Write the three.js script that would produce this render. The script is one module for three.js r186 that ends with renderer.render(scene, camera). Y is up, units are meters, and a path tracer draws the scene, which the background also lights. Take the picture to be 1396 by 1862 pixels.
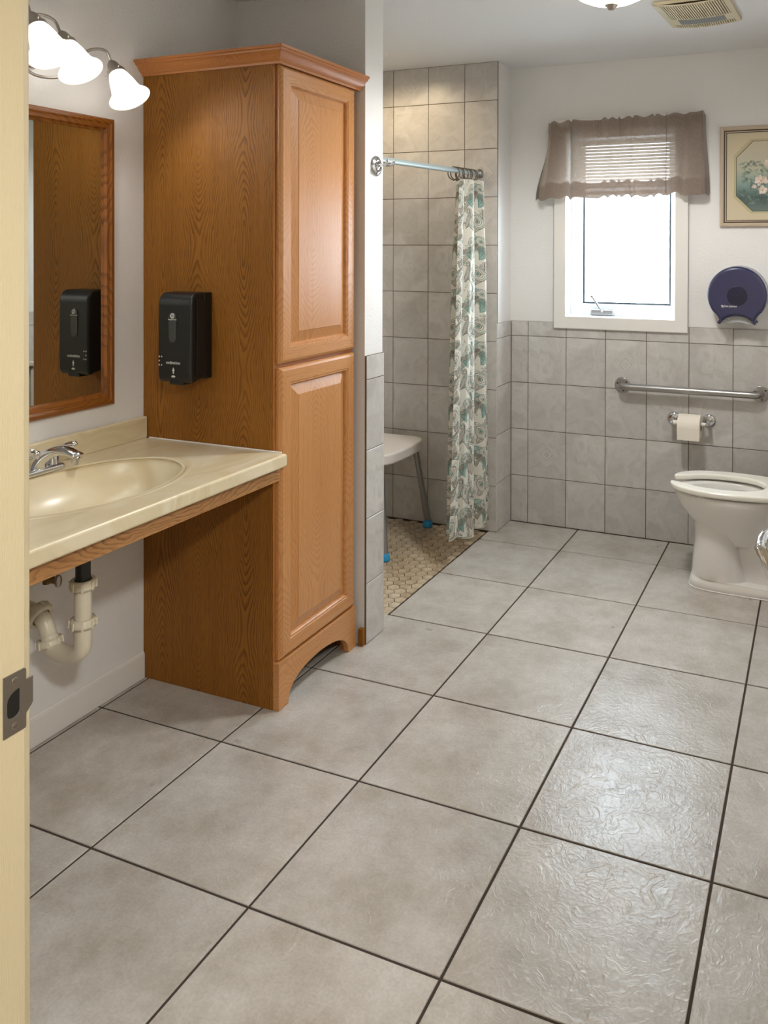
import * as THREE from 'three';
import { RoundedBoxGeometry } from 'three/addons/geometries/RoundedBoxGeometry.js';
import { mergeGeometries, mergeVertices, toCreasedNormals } from 'three/addons/utils/BufferGeometryUtils.js';
import { RectAreaLightUniformsLib } from 'three/addons/lights/RectAreaLightUniformsLib.js';
import { FontLoader } from 'three/addons/loaders/FontLoader.js';
import { TextGeometry } from 'three/addons/geometries/TextGeometry.js';

// ---------------------------------------------------------------- camera, sky, lights, exposure
RectAreaLightUniformsLib.init();
const scene = new THREE.Scene();
const renderer = new THREE.WebGLRenderer({ antialias: true });
renderer.toneMapping = THREE.LinearToneMapping;
renderer.toneMappingExposure = 1.25;
renderer.shadowMap.enabled = true;
const FOCAL = 1497.64, PX = 874.58, PY = 466.1;
const camera = new THREE.PerspectiveCamera(2 * Math.atan(931 / FOCAL) * 180 / Math.PI, 1396 / 1862, 0.02, 60);
camera.position.set(2.0681, 1.4185, 1.4419);
camera.rotation.set(-0.00794, 0.39157, 0.0029, 'YXZ');
camera.setViewOffset(1396, 1862, 698 - PX, 931 - PY, 1396, 1862);
camera.updateProjectionMatrix();
scene.add(camera);
const LIGHT = { sky: 18.5, vanity: 0.1, dome: 4.0, shower: 0.75, hall: 10.5 };   // lamps in candela
scene.background = new THREE.Color().setRGB(0.74, 0.88, 1.0);
scene.backgroundIntensity = LIGHT.sky;

// ---------------------------------------------------------------- helpers
function rng(seed) { let s = seed >>> 0; return () => { s = (s + 0x6D2B79F5) >>> 0; let t = s; t = Math.imul(t ^ (t >>> 15), t | 1); t ^= t + Math.imul(t ^ (t >>> 7), t | 61); return ((t ^ (t >>> 14)) >>> 0) / 4294967296; }; }
const rnd = rng(7);
const clamp = (x, a = 0, b = 1) => Math.min(b, Math.max(a, x)), mix = (a, b, t) => a + (b - a) * t;
const smooth = (a, b, x) => { const t = clamp((x - a) / (b - a)); return t * t * (3 - 2 * t); };
function makeNoise(seed) {                      // periodic gradient noise
  const r = rng(seed), p = new Uint8Array(512), g = [];
  const q = [...Array(256).keys()]; for (let i = 255; i > 0; i--) { const j = Math.floor(r() * (i + 1)); [q[i], q[j]] = [q[j], q[i]]; }
  for (let i = 0; i < 512; i++) p[i] = q[i & 255];
  for (let i = 0; i < 256; i++) { const a = r() * Math.PI * 2; g.push([Math.cos(a), Math.sin(a)]); }
  const f = (t) => t * t * t * (t * (t * 6 - 15) + 10);
  return (x, y, px = 256, py = px) => {
    const xi = Math.floor(x), yi = Math.floor(y), fx = x - xi, fy = y - yi;
    const X0 = ((xi % px) + px) % px, X1 = (X0 + 1) % px, Y0 = ((yi % py) + py) % py, Y1 = (Y0 + 1) % py;
    const d = (X, Y, a, b) => { const v = g[p[p[X & 255] + (Y & 255)]]; return v[0] * a + v[1] * b; };
    const u = f(fx), v = f(fy);
    return mix(mix(d(X0, Y0, fx, fy), d(X1, Y0, fx - 1, fy), u), mix(d(X0, Y1, fx, fy - 1), d(X1, Y1, fx - 1, fy - 1), u), v) * 1.5;
  };
}
const N1 = makeNoise(11), N2 = makeNoise(23), N3 = makeNoise(37);
function fbm(n, x, y, per, oct = 5, gain = 0.5) { let a = 1, s = 0, t = 0, k = 1; for (let i = 0; i < oct; i++) { s += a * n(x * k, y * k, per * k); t += a; a *= gain; k *= 2; } return s / t; }
function tex(w, h, fn, srgb = true) {           // fn(u, v) -> [r, g, b] 0..255
  const d = new Uint8Array(w * h * 4);
  for (let j = 0; j < h; j++) for (let i = 0; i < w; i++) { const c = fn(i / w, j / h), o = (j * w + i) * 4; d[o] = clamp(c[0], 0, 255); d[o + 1] = clamp(c[1], 0, 255); d[o + 2] = clamp(c[2], 0, 255); d[o + 3] = 255; }
  const t = new THREE.DataTexture(d, w, h); t.wrapS = t.wrapT = THREE.RepeatWrapping; t.magFilter = THREE.LinearFilter; t.minFilter = THREE.LinearMipmapLinearFilter; t.generateMipmaps = true;
  if (srgb) t.colorSpace = THREE.SRGBColorSpace; t.needsUpdate = true; return t;
}
const g3 = (v) => [v, v, v];
const lerp3 = (a, b, t) => [mix(a[0], b[0], t), mix(a[1], b[1], t), mix(a[2], b[2], t)];
function canvasTex(w, h, draw) { const c = document.createElement('canvas'); c.width = w; c.height = h; draw(c.getContext('2d'), w, h); const t = new THREE.CanvasTexture(c); t.colorSpace = THREE.SRGBColorSpace; t.wrapS = t.wrapT = THREE.RepeatWrapping; return t; }

const used = {};
function numbered(n) { const k = used[n] = (used[n] ?? -1) + 1; return k ? n + '_' + String(k).padStart(3, '0') : n; }
function tag(o, label, category, group) { o.userData.label = label; o.userData.category = category; if (group) o.userData.group = group; return o; }
function mesh(name, geo, mat, parent) { const m = new THREE.Mesh(geo, mat); m.castShadow = m.receiveShadow = true; if (parent) { m.name = name; parent.add(m); } else { m.name = numbered(name); scene.add(m); } return m; }
function thing(name, label, category, pos = [0, 0, 0], group) { const g = new THREE.Group(); g.name = numbered(name); g.position.set(...pos); scene.add(g); return tag(g, label, category, group); }
function struct(name, geo, mat, label, category) { const m = mesh(name, geo, mat); m.userData.kind = 'structure'; return tag(m, label, category); }
// geometry helpers
function uvBox(geo, sx = 1, sy = sx, ou = 0, ov = 0, swap = false) {   // uv in metres from the dominant normal
  const g = geo.index ? geo.toNonIndexed() : geo, P = g.attributes.position, n = P.count, uv = new Float32Array(n * 2);
  if (!g.attributes.normal) g.computeVertexNormals();
  const a = new THREE.Vector3(), b = new THREE.Vector3(), c = new THREE.Vector3();
  for (let i = 0; i < n; i += 3) {
    a.fromBufferAttribute(P, i); b.fromBufferAttribute(P, i + 1); c.fromBufferAttribute(P, i + 2);
    const nr = b.clone().sub(a).cross(c.clone().sub(a)), ax = Math.abs(nr.x), ay = Math.abs(nr.y), az = Math.abs(nr.z);
    for (let k = 0; k < 3; k++) {
      const x = P.getX(i + k), y = P.getY(i + k), z = P.getZ(i + k);
      let u, v; if (ax >= ay && ax >= az) { u = z; v = y; } else if (ay >= az) { u = x; v = z; } else { u = x; v = y; }
      if (swap) [u, v] = [v, u];
      uv[(i + k) * 2] = u / sx + ou; uv[(i + k) * 2 + 1] = v / sy + ov;
    }
  }
  g.setAttribute('uv', new THREE.BufferAttribute(uv, 2)); return g;
}
const box = (x0, x1, y0, y1, z0, z1) => { if (z0 > z1) [z0, z1] = [z1, z0]; const g = new THREE.BoxGeometry(x1 - x0, y1 - y0, z1 - z0); g.translate((x0 + x1) / 2, (y0 + y1) / 2, (z0 + z1) / 2); return uvBox(g); };
const rbox = (x0, x1, y0, y1, z0, z1, r = 0.003, seg = 2) => { const g = new RoundedBoxGeometry(x1 - x0, y1 - y0, z1 - z0, seg, r); g.translate((x0 + x1) / 2, (y0 + y1) / 2, (z0 + z1) / 2); return g; };
function merge(list) { return mergeGeometries(list.map((g) => { const q = g.index ? g.toNonIndexed() : g; for (const k of Object.keys(q.attributes)) if (!['position', 'normal', 'uv'].includes(k)) q.deleteAttribute(k); if (!q.attributes.uv) q.setAttribute('uv', new THREE.BufferAttribute(new Float32Array(q.attributes.position.count * 2), 2)); return q; })); }
const V = (x, y, z) => new THREE.Vector3(x, y, z);
function tube(pts, r, seg = 40, rad = 12, cap = true) { const c = new THREE.CatmullRomCurve3(pts.map((p) => V(...p)), false, 'centripetal'); const g = new THREE.TubeGeometry(c, seg, r, rad, false); if (!cap) return g; const ends = [pts[0], pts[pts.length - 1]].map((p) => { const q = new THREE.SphereGeometry(r, rad, 8); q.translate(...p); return q; }); return merge([g, ...ends]); }
function cyl(a, b, r0, r1 = r0, seg = 20) { const A = V(...a), B = V(...b), L = A.distanceTo(B); const g = new THREE.CylinderGeometry(r1, r0, L, seg, 1); g.applyQuaternion(new THREE.Quaternion().setFromUnitVectors(V(0, 1, 0), B.clone().sub(A).normalize())); g.translate(...A.add(B).multiplyScalar(0.5).toArray()); return g; }
function lathe(prof, seg = 32) { return new THREE.LatheGeometry(prof.map(([r, y]) => new THREE.Vector2(Math.max(r, 1e-5), y)), seg); }
function orient(g, dir, at) { g.applyQuaternion(new THREE.Quaternion().setFromUnitVectors(V(0, 1, 0), V(...dir).normalize())); g.translate(...at); return g; }
// surface from a grid of points P[i][j]
function grid(P, closeU = false, uvf) {
  const n = P.length, m = P[0].length, pos = [], uv = [], idx = [];
  for (let i = 0; i < n; i++) for (let j = 0; j < m; j++) { pos.push(...P[i][j]); uv.push(...(uvf ? uvf(i, j) : [i / (n - 1), j / (m - 1)])); }
  const NI = closeU ? n : n - 1;
  for (let i = 0; i < NI; i++) for (let j = 0; j < m - 1; j++) { const a = i * m + j, b = ((i + 1) % n) * m + j; idx.push(a, b, a + 1, b, b + 1, a + 1); }
  const g = new THREE.BufferGeometry(); g.setAttribute('position', new THREE.Float32BufferAttribute(pos, 3)); g.setAttribute('uv', new THREE.Float32BufferAttribute(uv, 2)); g.setIndex(idx); g.computeVertexNormals(); return g;
}
// chamfered slab in the xy plane, back at z = 0, front at z = t; about 20 triangles
const slabCache = {};
function slab(w, h, t, ch, variant = 0, uvScale = 1) {
  const key = [w.toFixed(4), h.toFixed(4), t, ch, variant, uvScale].join(); if (slabCache[key]) return slabCache[key];
  const r = rng(variant * 977 + 5), ou = r(), ov = r(), turn = variant % 4;
  const X = w / 2, Y = h / 2, x = X - ch, y = Y - ch, pos = [], uv = [];
  const quad = (a, b, c, d) => { for (const p of [a, b, c, a, c, d]) { pos.push(...p); let [u, v] = [p[0] + X, p[1] + Y]; if (turn & 1) [u, v] = [v, -u]; if (turn & 2) [u, v] = [-u, -v]; uv.push(u / uvScale + ou, v / uvScale + ov); } };
  quad([-x, -y, t], [x, -y, t], [x, y, t], [-x, y, t]);
  const o = [[-X, -Y], [X, -Y], [X, Y], [-X, Y]], n = [[-x, -y], [x, -y], [x, y], [-x, y]];
  for (let k = 0; k < 4; k++) { const j = (k + 1) % 4; quad([...o[k], t - ch], [...o[j], t - ch], [...n[j], t], [...n[k], t]); quad([...o[k], 0], [...o[j], 0], [...o[j], t - ch], [...o[k], t - ch]); }
  const g = new THREE.BufferGeometry(); g.setAttribute('position', new THREE.Float32BufferAttribute(pos, 3)); g.setAttribute('uv', new THREE.Float32BufferAttribute(uv, 2)); g.computeVertexNormals();
  return slabCache[key] = g;
}
// four mitred members of a rectangular frame w x h in xy, front toward +z. prof: [[inset, height]...] from outer to inner edge
function mitred(w, h, prof, uvs = 1) {
  const corner = [[-w / 2, -h / 2, 1, 1], [w / 2, -h / 2, -1, 1], [w / 2, h / 2, -1, -1], [-w / 2, h / 2, 1, -1]];
  const out = [];
  for (let k = 0; k < 4; k++) {
    const a = corner[k], b = corner[(k + 1) % 4], pos = [], uv = [], horiz = k % 2 === 0, off = k * 0.37;
    const pt = (c, [d, t]) => [c[0] + c[2] * d, c[1] + c[3] * d, t];
    const put = (p, d) => { pos.push(...p); const along = horiz ? p[0] : p[1]; uv.push((d + off) / uvs, (along + off) / uvs / 3.2); };
    const loop = [[prof[0][0], 0], ...prof, [prof[prof.length - 1][0], 0]];
    for (let i = 0; i < loop.length - 1; i++) {
      const A = pt(a, loop[i]), B = pt(b, loop[i]), C = pt(b, loop[i + 1]), D = pt(a, loop[i + 1]);
      const s0 = loop[i][0] + loop[i][1], s1 = loop[i + 1][0] + loop[i + 1][1];
      put(A, s0); put(B, s0); put(C, s1); put(A, s0); put(C, s1); put(D, s1);
    }
    const g = new THREE.BufferGeometry(); g.setAttribute('position', new THREE.Float32BufferAttribute(pos, 3)); g.setAttribute('uv', new THREE.Float32BufferAttribute(uv, 2)); g.computeVertexNormals();
    out.push(g);
  }
  return out;                                    // bottom, right, top, left
}
// panel of nested rectangular rings in xy: prof [[inset, height]...], closed by a flat field
function rings(w, h, prof, us = 1, ou = 0, ov = 0) {
  const pos = [], uv = [];
  const q = (...ps) => { for (const k of [0, 1, 2, 0, 2, 3]) { const p = ps[k]; pos.push(...p); uv.push((p[0] + w / 2) / us + ou, (p[1] + h / 2) / us / 3.2 + ov); } };
  const c = ([d, t]) => [[-w / 2 + d, -h / 2 + d, t], [w / 2 - d, -h / 2 + d, t], [w / 2 - d, h / 2 - d, t], [-w / 2 + d, h / 2 - d, t]];
  for (let i = 0; i < prof.length - 1; i++) { const a = c(prof[i]), b = c(prof[i + 1]); for (let k = 0; k < 4; k++) { const j = (k + 1) % 4; q(a[k], a[j], b[j], b[k]); } }
  q(...c(prof[prof.length - 1]));
  const g = new THREE.BufferGeometry(); g.setAttribute('position', new THREE.Float32BufferAttribute(pos, 3)); g.setAttribute('uv', new THREE.Float32BufferAttribute(uv, 2)); g.computeVertexNormals(); return g;
}
function extrude(pts, depth, bevel = 0, holes = [], curve = 24) {
  const s = pts instanceof THREE.Shape ? pts : new THREE.Shape(pts.map(([x, y]) => new THREE.Vector2(x, y)));
  for (const h of holes) s.holes.push(h);
  return new THREE.ExtrudeGeometry(s, { depth, bevelEnabled: bevel > 0, bevelThickness: bevel, bevelSize: bevel, bevelOffset: -bevel, bevelSegments: 3, curveSegments: curve });
}

// ---------------------------------------------------------------- materials
const M = {};
const std = (o) => new THREE.MeshStandardMaterial(o), phys = (o) => new THREE.MeshPhysicalMaterial(o);
const rgb = (r, g, b) => new THREE.Color(`rgb(${r},${g},${b})`);
{
  // painted drywall with orange peel
  const peel = tex(256, 256, (u, v) => g3(128 + 110 * fbm(N1, u * 24, v * 24, 24, 3)), false); peel.repeat.set(4, 4);
  M.paint = std({ color: rgb(230, 228, 225), roughness: 0.55, bumpMap: peel, bumpScale: 0.0012 });
  M.paintSemi = std({ color: rgb(230, 228, 225), roughness: 0.58, bumpMap: peel, bumpScale: 0.0012 });
  M.ceil = std({ color: rgb(226, 225, 225), roughness: 0.8, bumpMap: peel, bumpScale: 0.001 });
  M.trim = std({ color: rgb(230, 227, 221), roughness: 0.35 });
  M.cream = std({ color: rgb(208, 195, 163), roughness: 0.4, bumpMap: peel, bumpScale: 0.0005 });
  M.vinyl = std({ color: rgb(236, 240, 243), roughness: 0.35 });
  M.hall = std({ color: rgb(214, 203, 184), roughness: 0.7 });
  // floor tiles: slate-like relief
  const S = 1024;
  const hgt = new Float32Array(S * S);
  for (let j = 0; j < S; j++) for (let i = 0; i < S; i++) {
    const u = i / S * 4, v = j / S * 4;
    const wx = 0.35 * fbm(N2, u * 2 + 3, v * 2, 8, 3), wy = 0.35 * fbm(N2, u * 2, v * 2 + 5, 8, 3);
    const n = fbm(N1, (u + wx) * 2, (v + wy) * 3, 512, 3);
    const U = u + wx * 0.8, W = v + wy * 0.8;
    let rid = 1 - Math.abs(fbm(N3, U * 4, W * 3, 16 * 256, 4, 0.55)) * 3.6; rid = clamp(rid); rid = Math.pow(rid, 7); let rid2 = 1 - Math.abs(fbm(N1, U * 9, W * 6, 64 * 256, 3)) * 3.4; rid2 = Math.pow(clamp(rid2), 5);
    const mask = 0.35 + 0.65 * smooth(-0.2, 0.45, fbm(N2, u * 1.5 + 7, v * 1.5, 6, 2));
    const fine = fbm(N1, u * 16, v * 16, 64, 3);
    const step = smooth(-0.02, 0.05, fbm(N3, (u + wx) * 2.5, (v + wy) * 2.5, 10 * 256, 4));
    hgt[j * S + i] = 0.45 + 0.14 * n + 0.17 * rid * mask + 0.07 * rid2 + 0.10 * fine + 0.04 * step;
  }
  const at = (u, v) => hgt[(Math.floor(v * S) % S) * S + Math.floor(u * S) % S];
  const fb = tex(S, S, (u, v) => g3(255 * clamp(at(u, v))), false);
  const fc = tex(S, S, (u, v) => {
    const m = fbm(N2, u * 6, v * 6, 6, 5, 0.6), w = fbm(N3, u * 20 + 3, v * 20, 20, 4, 0.65), h = at(u, v), s = fbm(N1, u * 128, v * 128, 128, 2);
    let c = lerp3([174, 167, 157], [196, 191, 184], clamp(0.5 + m * 1.1 + w * 0.55));
    c = lerp3(c, [160, 150, 136], 0.45 * smooth(0.0, 0.6, -m + w * 0.35));
    const k = 1 + 0.05 * s + 0.12 * (h - 0.55); return [c[0] * k, c[1] * k, c[2] * k];
  });
  const fr = tex(512, 512, (u, v) => g3(255 * clamp(0.32 + 0.08 * fbm(N2, u * 8, v * 8, 8, 4), 0.25, 0.45)), false);
  M.floorTile = [1, 0.965, 1.03].map((k) => std({ color: new THREE.Color(k, k * 0.997, k * 0.99), map: fc, roughnessMap: fr, roughness: 1, bumpMap: fb, bumpScale: 0.0038 }));
  M.floorGrout = std({ color: rgb(62, 52, 44), roughness: 0.95 });
  // wall tiles
  const wc = (dia) => tex(512, 512, (u, v) => {
    const wx = fbm(N2, u * 4, v * 4, 4, 3) * 1.3, m = fbm(N1, u * 4 + wx, v * 4 + wx * 0.6, 1024, 5, 0.6), vein = Math.pow(clamp(1 - Math.abs(fbm(N3, u * 3 + wx, v * 3, 768, 4)) * 5), 3);
    let c = lerp3([180, 175, 169], [205, 201, 196], clamp(0.52 + m * 1.1)); c = lerp3(c, [212, 209, 204], vein * 0.25);
    const s = 1 + 0.03 * N2(u * 128, v * 128, 128); return [c[0] * s, c[1] * s, c[2] * s];
  });
  const wmap = wc();
  M.wallTile = [1, 0.955, 1.035].map((k) => std({ color: new THREE.Color(k, k, k), map: wmap, roughness: 0.3 }));
  M.wallGrout = std({ color: rgb(104, 91, 78), roughness: 0.9 });
  M.tileDecor = std({ color: rgb(208, 204, 198), roughness: 0.35 });
  // hexagonal travertine-look mosaic
  const hm = tex(512, 512, (u, v) => {
    const m = fbm(N2, u * 5, v * 5, 5, 5, 0.6), k = fbm(N1, u * 20, v * 14, 280, 3, 0.6);
    let c = lerp3([160, 139, 112], [208, 194, 170], clamp(0.55 + m * 1.2 + k * 0.45)); c = lerp3(c, [138, 110, 80], clamp(-m * 1.1 - 0.22 + k * 0.4, 0, 0.6)); return c;
  });
  M.hex = [[1, 1, 1], [0.93, 0.91, 0.88], [1.05, 1.04, 1.01]].map((c) => std({ color: new THREE.Color(...c), map: hm, roughness: 0.42 }));
  M.hexGrout = std({ color: rgb(92, 74, 54), roughness: 0.95 });
  // oak: grain runs along v; the texture covers 0.5 m x 1.6 m
  const oak = (pale, mid, dark, seed, W = 1024, H = 2048, flitch = 3, con = 1) => tex(W, H, (u, v) => {
    const f = Math.floor(u * flitch), lu = u * flitch - f, r = rng(seed + f * 13), cx = 0.5 + (r() - 0.5) * 0.3, ph = r(), k1 = 1 + Math.floor(r() * 2), tilt = r() < 0.5 ? 1 : 1;
    const y = (v * tilt + ph) % 1;
    const wob = 0.10 * fbm(N2, u * 3 + seed, v * 6, 6, 3) + 0.035 * fbm(N3, u * 24, v * 12, 12, 3);
    const dx = (lu - cx + wob) * 1.0, dep = 0.34 + 0.30 * Math.sin((y * k1) * Math.PI * 2) + 0.12 * Math.sin(y * Math.PI * 4 + f);
    const d = Math.sqrt(dx * dx * 2.6 + dep * dep) + 0.25 * Math.abs(dx);
    let ring = (d * 17 + 0.5 * fbm(N1, u * 8, v * 5, 5, 3)) % 1; ring = (ring + 1) % 1;
    const line = Math.pow(smooth(0.35, 0.97, ring) * (1 - smooth(0.97, 1.0, ring)), 1.3);
    const pore = smooth(0.1, 0.6, N3(u * 230, v * 34, 256, 34)) * (0.45 + 0.55 * line), fade = clamp(0.72 + 0.8 * fbm(N2, u * 5 + 3, v * 3, 3, 2), 0.35, 1);
    const streak = fbm(N1, u * 60, v * 3, 256, 3), broad = fbm(N2, u * 2, v * 2, 2, 3);
    let c = lerp3(mid, pale, clamp(0.45 + 0.5 * streak + 0.5 * broad)); c = lerp3(c, dark, clamp(con * (0.78 * line * fade + 0.36 * pore))); return c;
  });
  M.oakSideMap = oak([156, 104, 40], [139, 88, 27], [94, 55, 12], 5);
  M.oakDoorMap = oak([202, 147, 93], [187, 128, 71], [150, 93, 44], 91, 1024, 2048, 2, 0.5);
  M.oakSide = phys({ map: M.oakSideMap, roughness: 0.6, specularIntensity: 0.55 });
  M.oakDoor = phys({ map: M.oakDoorMap, roughness: 0.36, clearcoat: 0.25, clearcoatRoughness: 0.32 });
  M.oakRail = phys({ map: oak([188, 140, 88], [170, 120, 70], [112, 72, 34], 33, 512, 1024, 2, 0.95), roughness: 0.45, clearcoat: 0.1, clearcoatRoughness: 0.4 });
  M.oakMirror = phys({ map: M.oakSideMap, color: rgb(246, 226, 208), roughness: 0.4 });
  M.oakCrown = phys({ map: M.oakDoorMap, color: rgb(240, 218, 190), roughness: 0.38, clearcoat: 0.2, clearcoatRoughness: 0.35 });
  M.cabInside = std({ color: rgb(70, 44, 24), roughness: 0.8 });
  // cultured marble
  const cm = tex(1024, 512, (u, v) => { const w = fbm(N2, u * 3, v * 3, 3, 3) * 1.6, m = fbm(N1, u * 2 + w * 0.3, v * 14 + w * 2.0, 1024, 4), h = fbm(N3, u * 3, v * 6 + w, 1024, 3); let c = lerp3([209, 191, 152], [222, 208, 174], clamp(0.5 + m * 0.9)); c = lerp3(c, [233, 224, 200], clamp(h * 1.6 - 0.15, 0, 0.8)); return c; });
  M.marble = phys({ map: cm, roughness: 0.34, clearcoat: 0.35, clearcoatRoughness: 0.2 });
  M.chrome = std({ color: rgb(214, 216, 220), metalness: 1, roughness: 0.1 });
  M.steel = std({ color: rgb(168, 166, 164), metalness: 1, roughness: 0.33 });
  M.nickel = std({ color: rgb(176, 170, 162), metalness: 1, roughness: 0.3 });
  M.strike = std({ color: rgb(140, 134, 128), metalness: 0.85, roughness: 0.48 });
  M.ringMetal = std({ color: rgb(112, 104, 94), metalness: 0.9, roughness: 0.35 });
  M.rod = std({ color: rgb(160, 172, 172), metalness: 0.1, roughness: 0.4 });
  M.black = phys({ color: rgb(20, 20, 19), roughness: 0.42 });
  M.blackSide = std({ color: rgb(12, 12, 12), roughness: 0.5 });
  M.smoke = phys({ color: rgb(66, 68, 64), roughness: 0.16 });
  M.blackPipe = std({ color: rgb(44, 46, 48), roughness: 0.45 });
  M.print = std({ color: rgb(205, 205, 200), roughness: 0.6 });
  M.pvc = std({ color: rgb(226, 218, 196), roughness: 0.35 });
  M.brass = std({ color: rgb(134, 112, 72), metalness: 0.9, roughness: 0.4 });
  M.rubber = std({ color: rgb(28, 27, 26), roughness: 0.8 });
  M.ceramic = phys({ color: rgb(232, 229, 223), roughness: 0.14, clearcoat: 0.6, clearcoatRoughness: 0.05 });
  M.seatPlastic = std({ color: rgb(236, 232, 220), roughness: 0.22 });
  M.chairPlastic = std({ color: rgb(232, 226, 220), roughness: 0.4 });
  M.chairLeg = std({ color: rgb(150, 150, 150), metalness: 0.6, roughness: 0.35 });
  M.blueRubber = std({ color: rgb(40, 150, 205), roughness: 0.5 });
  M.paper = std({ color: rgb(236, 228, 214), roughness: 0.95 });
  M.card = std({ color: rgb(150, 126, 100), roughness: 0.9 });
  M.mirror = std({ color: rgb(206, 210, 206), metalness: 1, roughness: 0.015 });
  M.glass = phys({ color: 0xffffff, roughness: 0, transmission: 1, thickness: 0, ior: 1.5 });
  M.dark = std({ color: rgb(18, 16, 15), roughness: 0.9 });
}

// ---------------------------------------------------------------- dimensions (metres)
const ZB = -2.600, ZS = -2.400, XR = 2.205, H = 2.362, XC = 0.570, ZP0 = -1.122, ZP1 = -1.250, XP = 0.560, ZF = 0.757, XSH = -0.37, XE = 0.522;
const T = 0.457, AX = (k) => (k + 0.045) * T;

// ---------------------------------------------------------------- room shell
const floor = struct('floor', box(-0.14, XR + 0.14, -0.12, -0.0024, ZF + 0.02, -2.78), M.floorGrout, 'beige stone-look floor of big square tiles with dark grout', 'floor');
{
  const place = (x0, x1, z0, z1) => {            // z0 > z1
    const g = 0.0032, w = x1 - x0 - 2 * g, h = z0 - z1 - 2 * g; if (w < 0.008 || h < 0.008) return;
    const v = Math.floor(rnd() * 8), m = mesh('tile', slab(w, h, 0.006, 0.0012, v, 0.9), M.floorTile[Math.floor(rnd() * 3)], floor);
    m.rotation.x = -Math.PI / 2; m.position.set((x0 + x1) / 2, -0.006, (z0 + z1) / 2);
  };
  const rows = []; for (let r = -2; r < 7; r++) rows.push([Math.min(-r * T, ZF), Math.max(-(r + 1) * T, ZB)]);
  for (const [z0, z1] of rows) {
    if (z0 <= z1) continue;
    for (let k = -1; k < 5; k++) {
      let x0 = Math.max(AX(k), 0), x1 = Math.min(AX(k + 1), XR - 0.002); if (x1 <= x0) continue;
      if (z1 >= ZP0) place(x0, x1, z0, z1);
      else if (k < 1) { if (z0 > ZP0) place(x0, x1, z0, ZP0); }
      else if (k === 1) { if (z0 > ZP0) { place(x0, x1, z0, z1); } else place(Math.max(x0, XE), x1, z0, Math.max(z1, ZB)); }
      else place(x0, x1, z0, z1);
    }
  }
}
// hexagonal mosaic of the shower
const showerFloor = struct('shower_floor', box(XSH, XE - 0.0025, -0.10, -0.0028, ZP1, ZS), M.hexGrout, 'tan hexagon mosaic shower floor beside the big floor tiles', 'shower floor');
{
  const R = 0.0288, gap = 0.0015, dx = 1.5 * R, dz = Math.sqrt(3) * R, all = [];
  for (let i = 0; i < 40; i++) for (let j = 0; j < 40; j++) {
    const x = XE - 0.02 - i * dx, z = ZP1 - 0.01 - j * dz - (i % 2 ? dz / 2 : 0);
    if (x < XSH + 0.005 || z < ZS + 0.004) continue; all.push([x, z]);
  }
  const hexGeo = (x, z, v) => {
    const pts = []; for (let k = 0; k < 6; k++) { const a = k * Math.PI / 3; pts.push([Math.min(x + (R - gap) * Math.cos(a), XE - 0.004) - x, clamp(z + (R - gap) * Math.sin(a), ZS + 0.001, ZP1 - 0.001) - z]); }
    const pos = [], uv = [], h = 0.0042, c = 0.0009, r = rng(v * 31 + 3), ou = r(), ov = r();
    const P = (p, s, y) => [p[0] * s, y, p[1] * s], put = (q) => { pos.push(...q); uv.push(q[0] / 0.3 + ou, q[2] / 0.3 + ov); };
    const s = 1 - c / R;
    for (let k = 0; k < 6; k++) { const a = pts[k], b = pts[(k + 1) % 6]; for (const q of [[0, h, 0], P(b, s, h), P(a, s, h), P(a, s, h), P(b, s, h), P(b, 1, h - c), P(a, s, h), P(b, 1, h - c), P(a, 1, h - c), P(a, 1, h - c), P(b, 1, h - c), P(b, 1, 0), P(a, 1, h - c), P(b, 1, 0), P(a, 1, 0)]) put(q); }
    const g = new THREE.BufferGeometry(); g.setAttribute('position', new THREE.Float32BufferAttribute(pos, 3)); g.setAttribute('uv', new THREE.Float32BufferAttribute(uv, 2)); g.computeVertexNormals(); return g;
  };
  const shared = [...Array(6).keys()].map((v) => hexGeo(0, -1.8, v));
  all.sort((a, b) => (b[0] - a[0] * 0) - (a[0]));
  const rest = [];
  all.forEach(([x, z], n) => {
    const edge = x + R > XE - 0.004 || z - R < ZS || z + R > ZP1, g = edge ? hexGeo(x, z, n % 6) : shared[n % 6];
    if (n < 290) { const m = mesh('hexagon_tile', g, M.hex[Math.floor(rnd() * 3)], showerFloor); m.position.set(x, -0.0050 + 0.0006 * rnd(), z); }
    else { const c = g.clone(); c.translate(x, -0.0048, z); rest.push(c); }
  });
  if (rest.length) { const m = mesh('mosaic_tiles', merge(rest), M.hex[0], showerFloor); m.userData.kind = 'stuff'; }
}
const hallFloor = struct('hall_floor', box(0.5, 3.1, -0.12, 0, ZF + 0.025, 3.2), std({ color: rgb(150, 140, 126), roughness: 0.6 }), 'plain beige hall floor outside the doorway', 'floor');
struct('ceiling', box(-0.6, XR + 0.14, H, H + 0.12, ZF + 0.12, -2.80), M.ceil, 'pale grey painted bathroom ceiling', 'ceiling');
const wallLeft = struct('wall_left', box(-0.14, 0, -0.02, H + 0.01, ZF + 0.05, ZP0 - 0.02), M.paint, 'off-white painted wall behind mirror and vanity', 'wall');
const wallPart = struct('wall_partition', box(XSH - 0.12, XP, -0.02, H + 0.01, ZP0, ZP1), M.paintSemi, 'white stub wall between the tall oak cabinet and the shower', 'wall');
const wallShowerLeft = struct('wall_shower_left', box(XSH - 0.12, XSH, -0.02, H + 0.01, ZP1 + 0.01, ZS - 0.1), M.paint, 'inner side wall of the shower hidden behind the stub wall', 'wall');
const wallShower = struct('wall_shower_back', box(XSH - 0.12, XC - 0.006, -0.02, H + 0.01, ZS - 0.010, -2.78), M.paintSemi, 'tiled back wall of the shower beside the curtain', 'wall');
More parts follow.
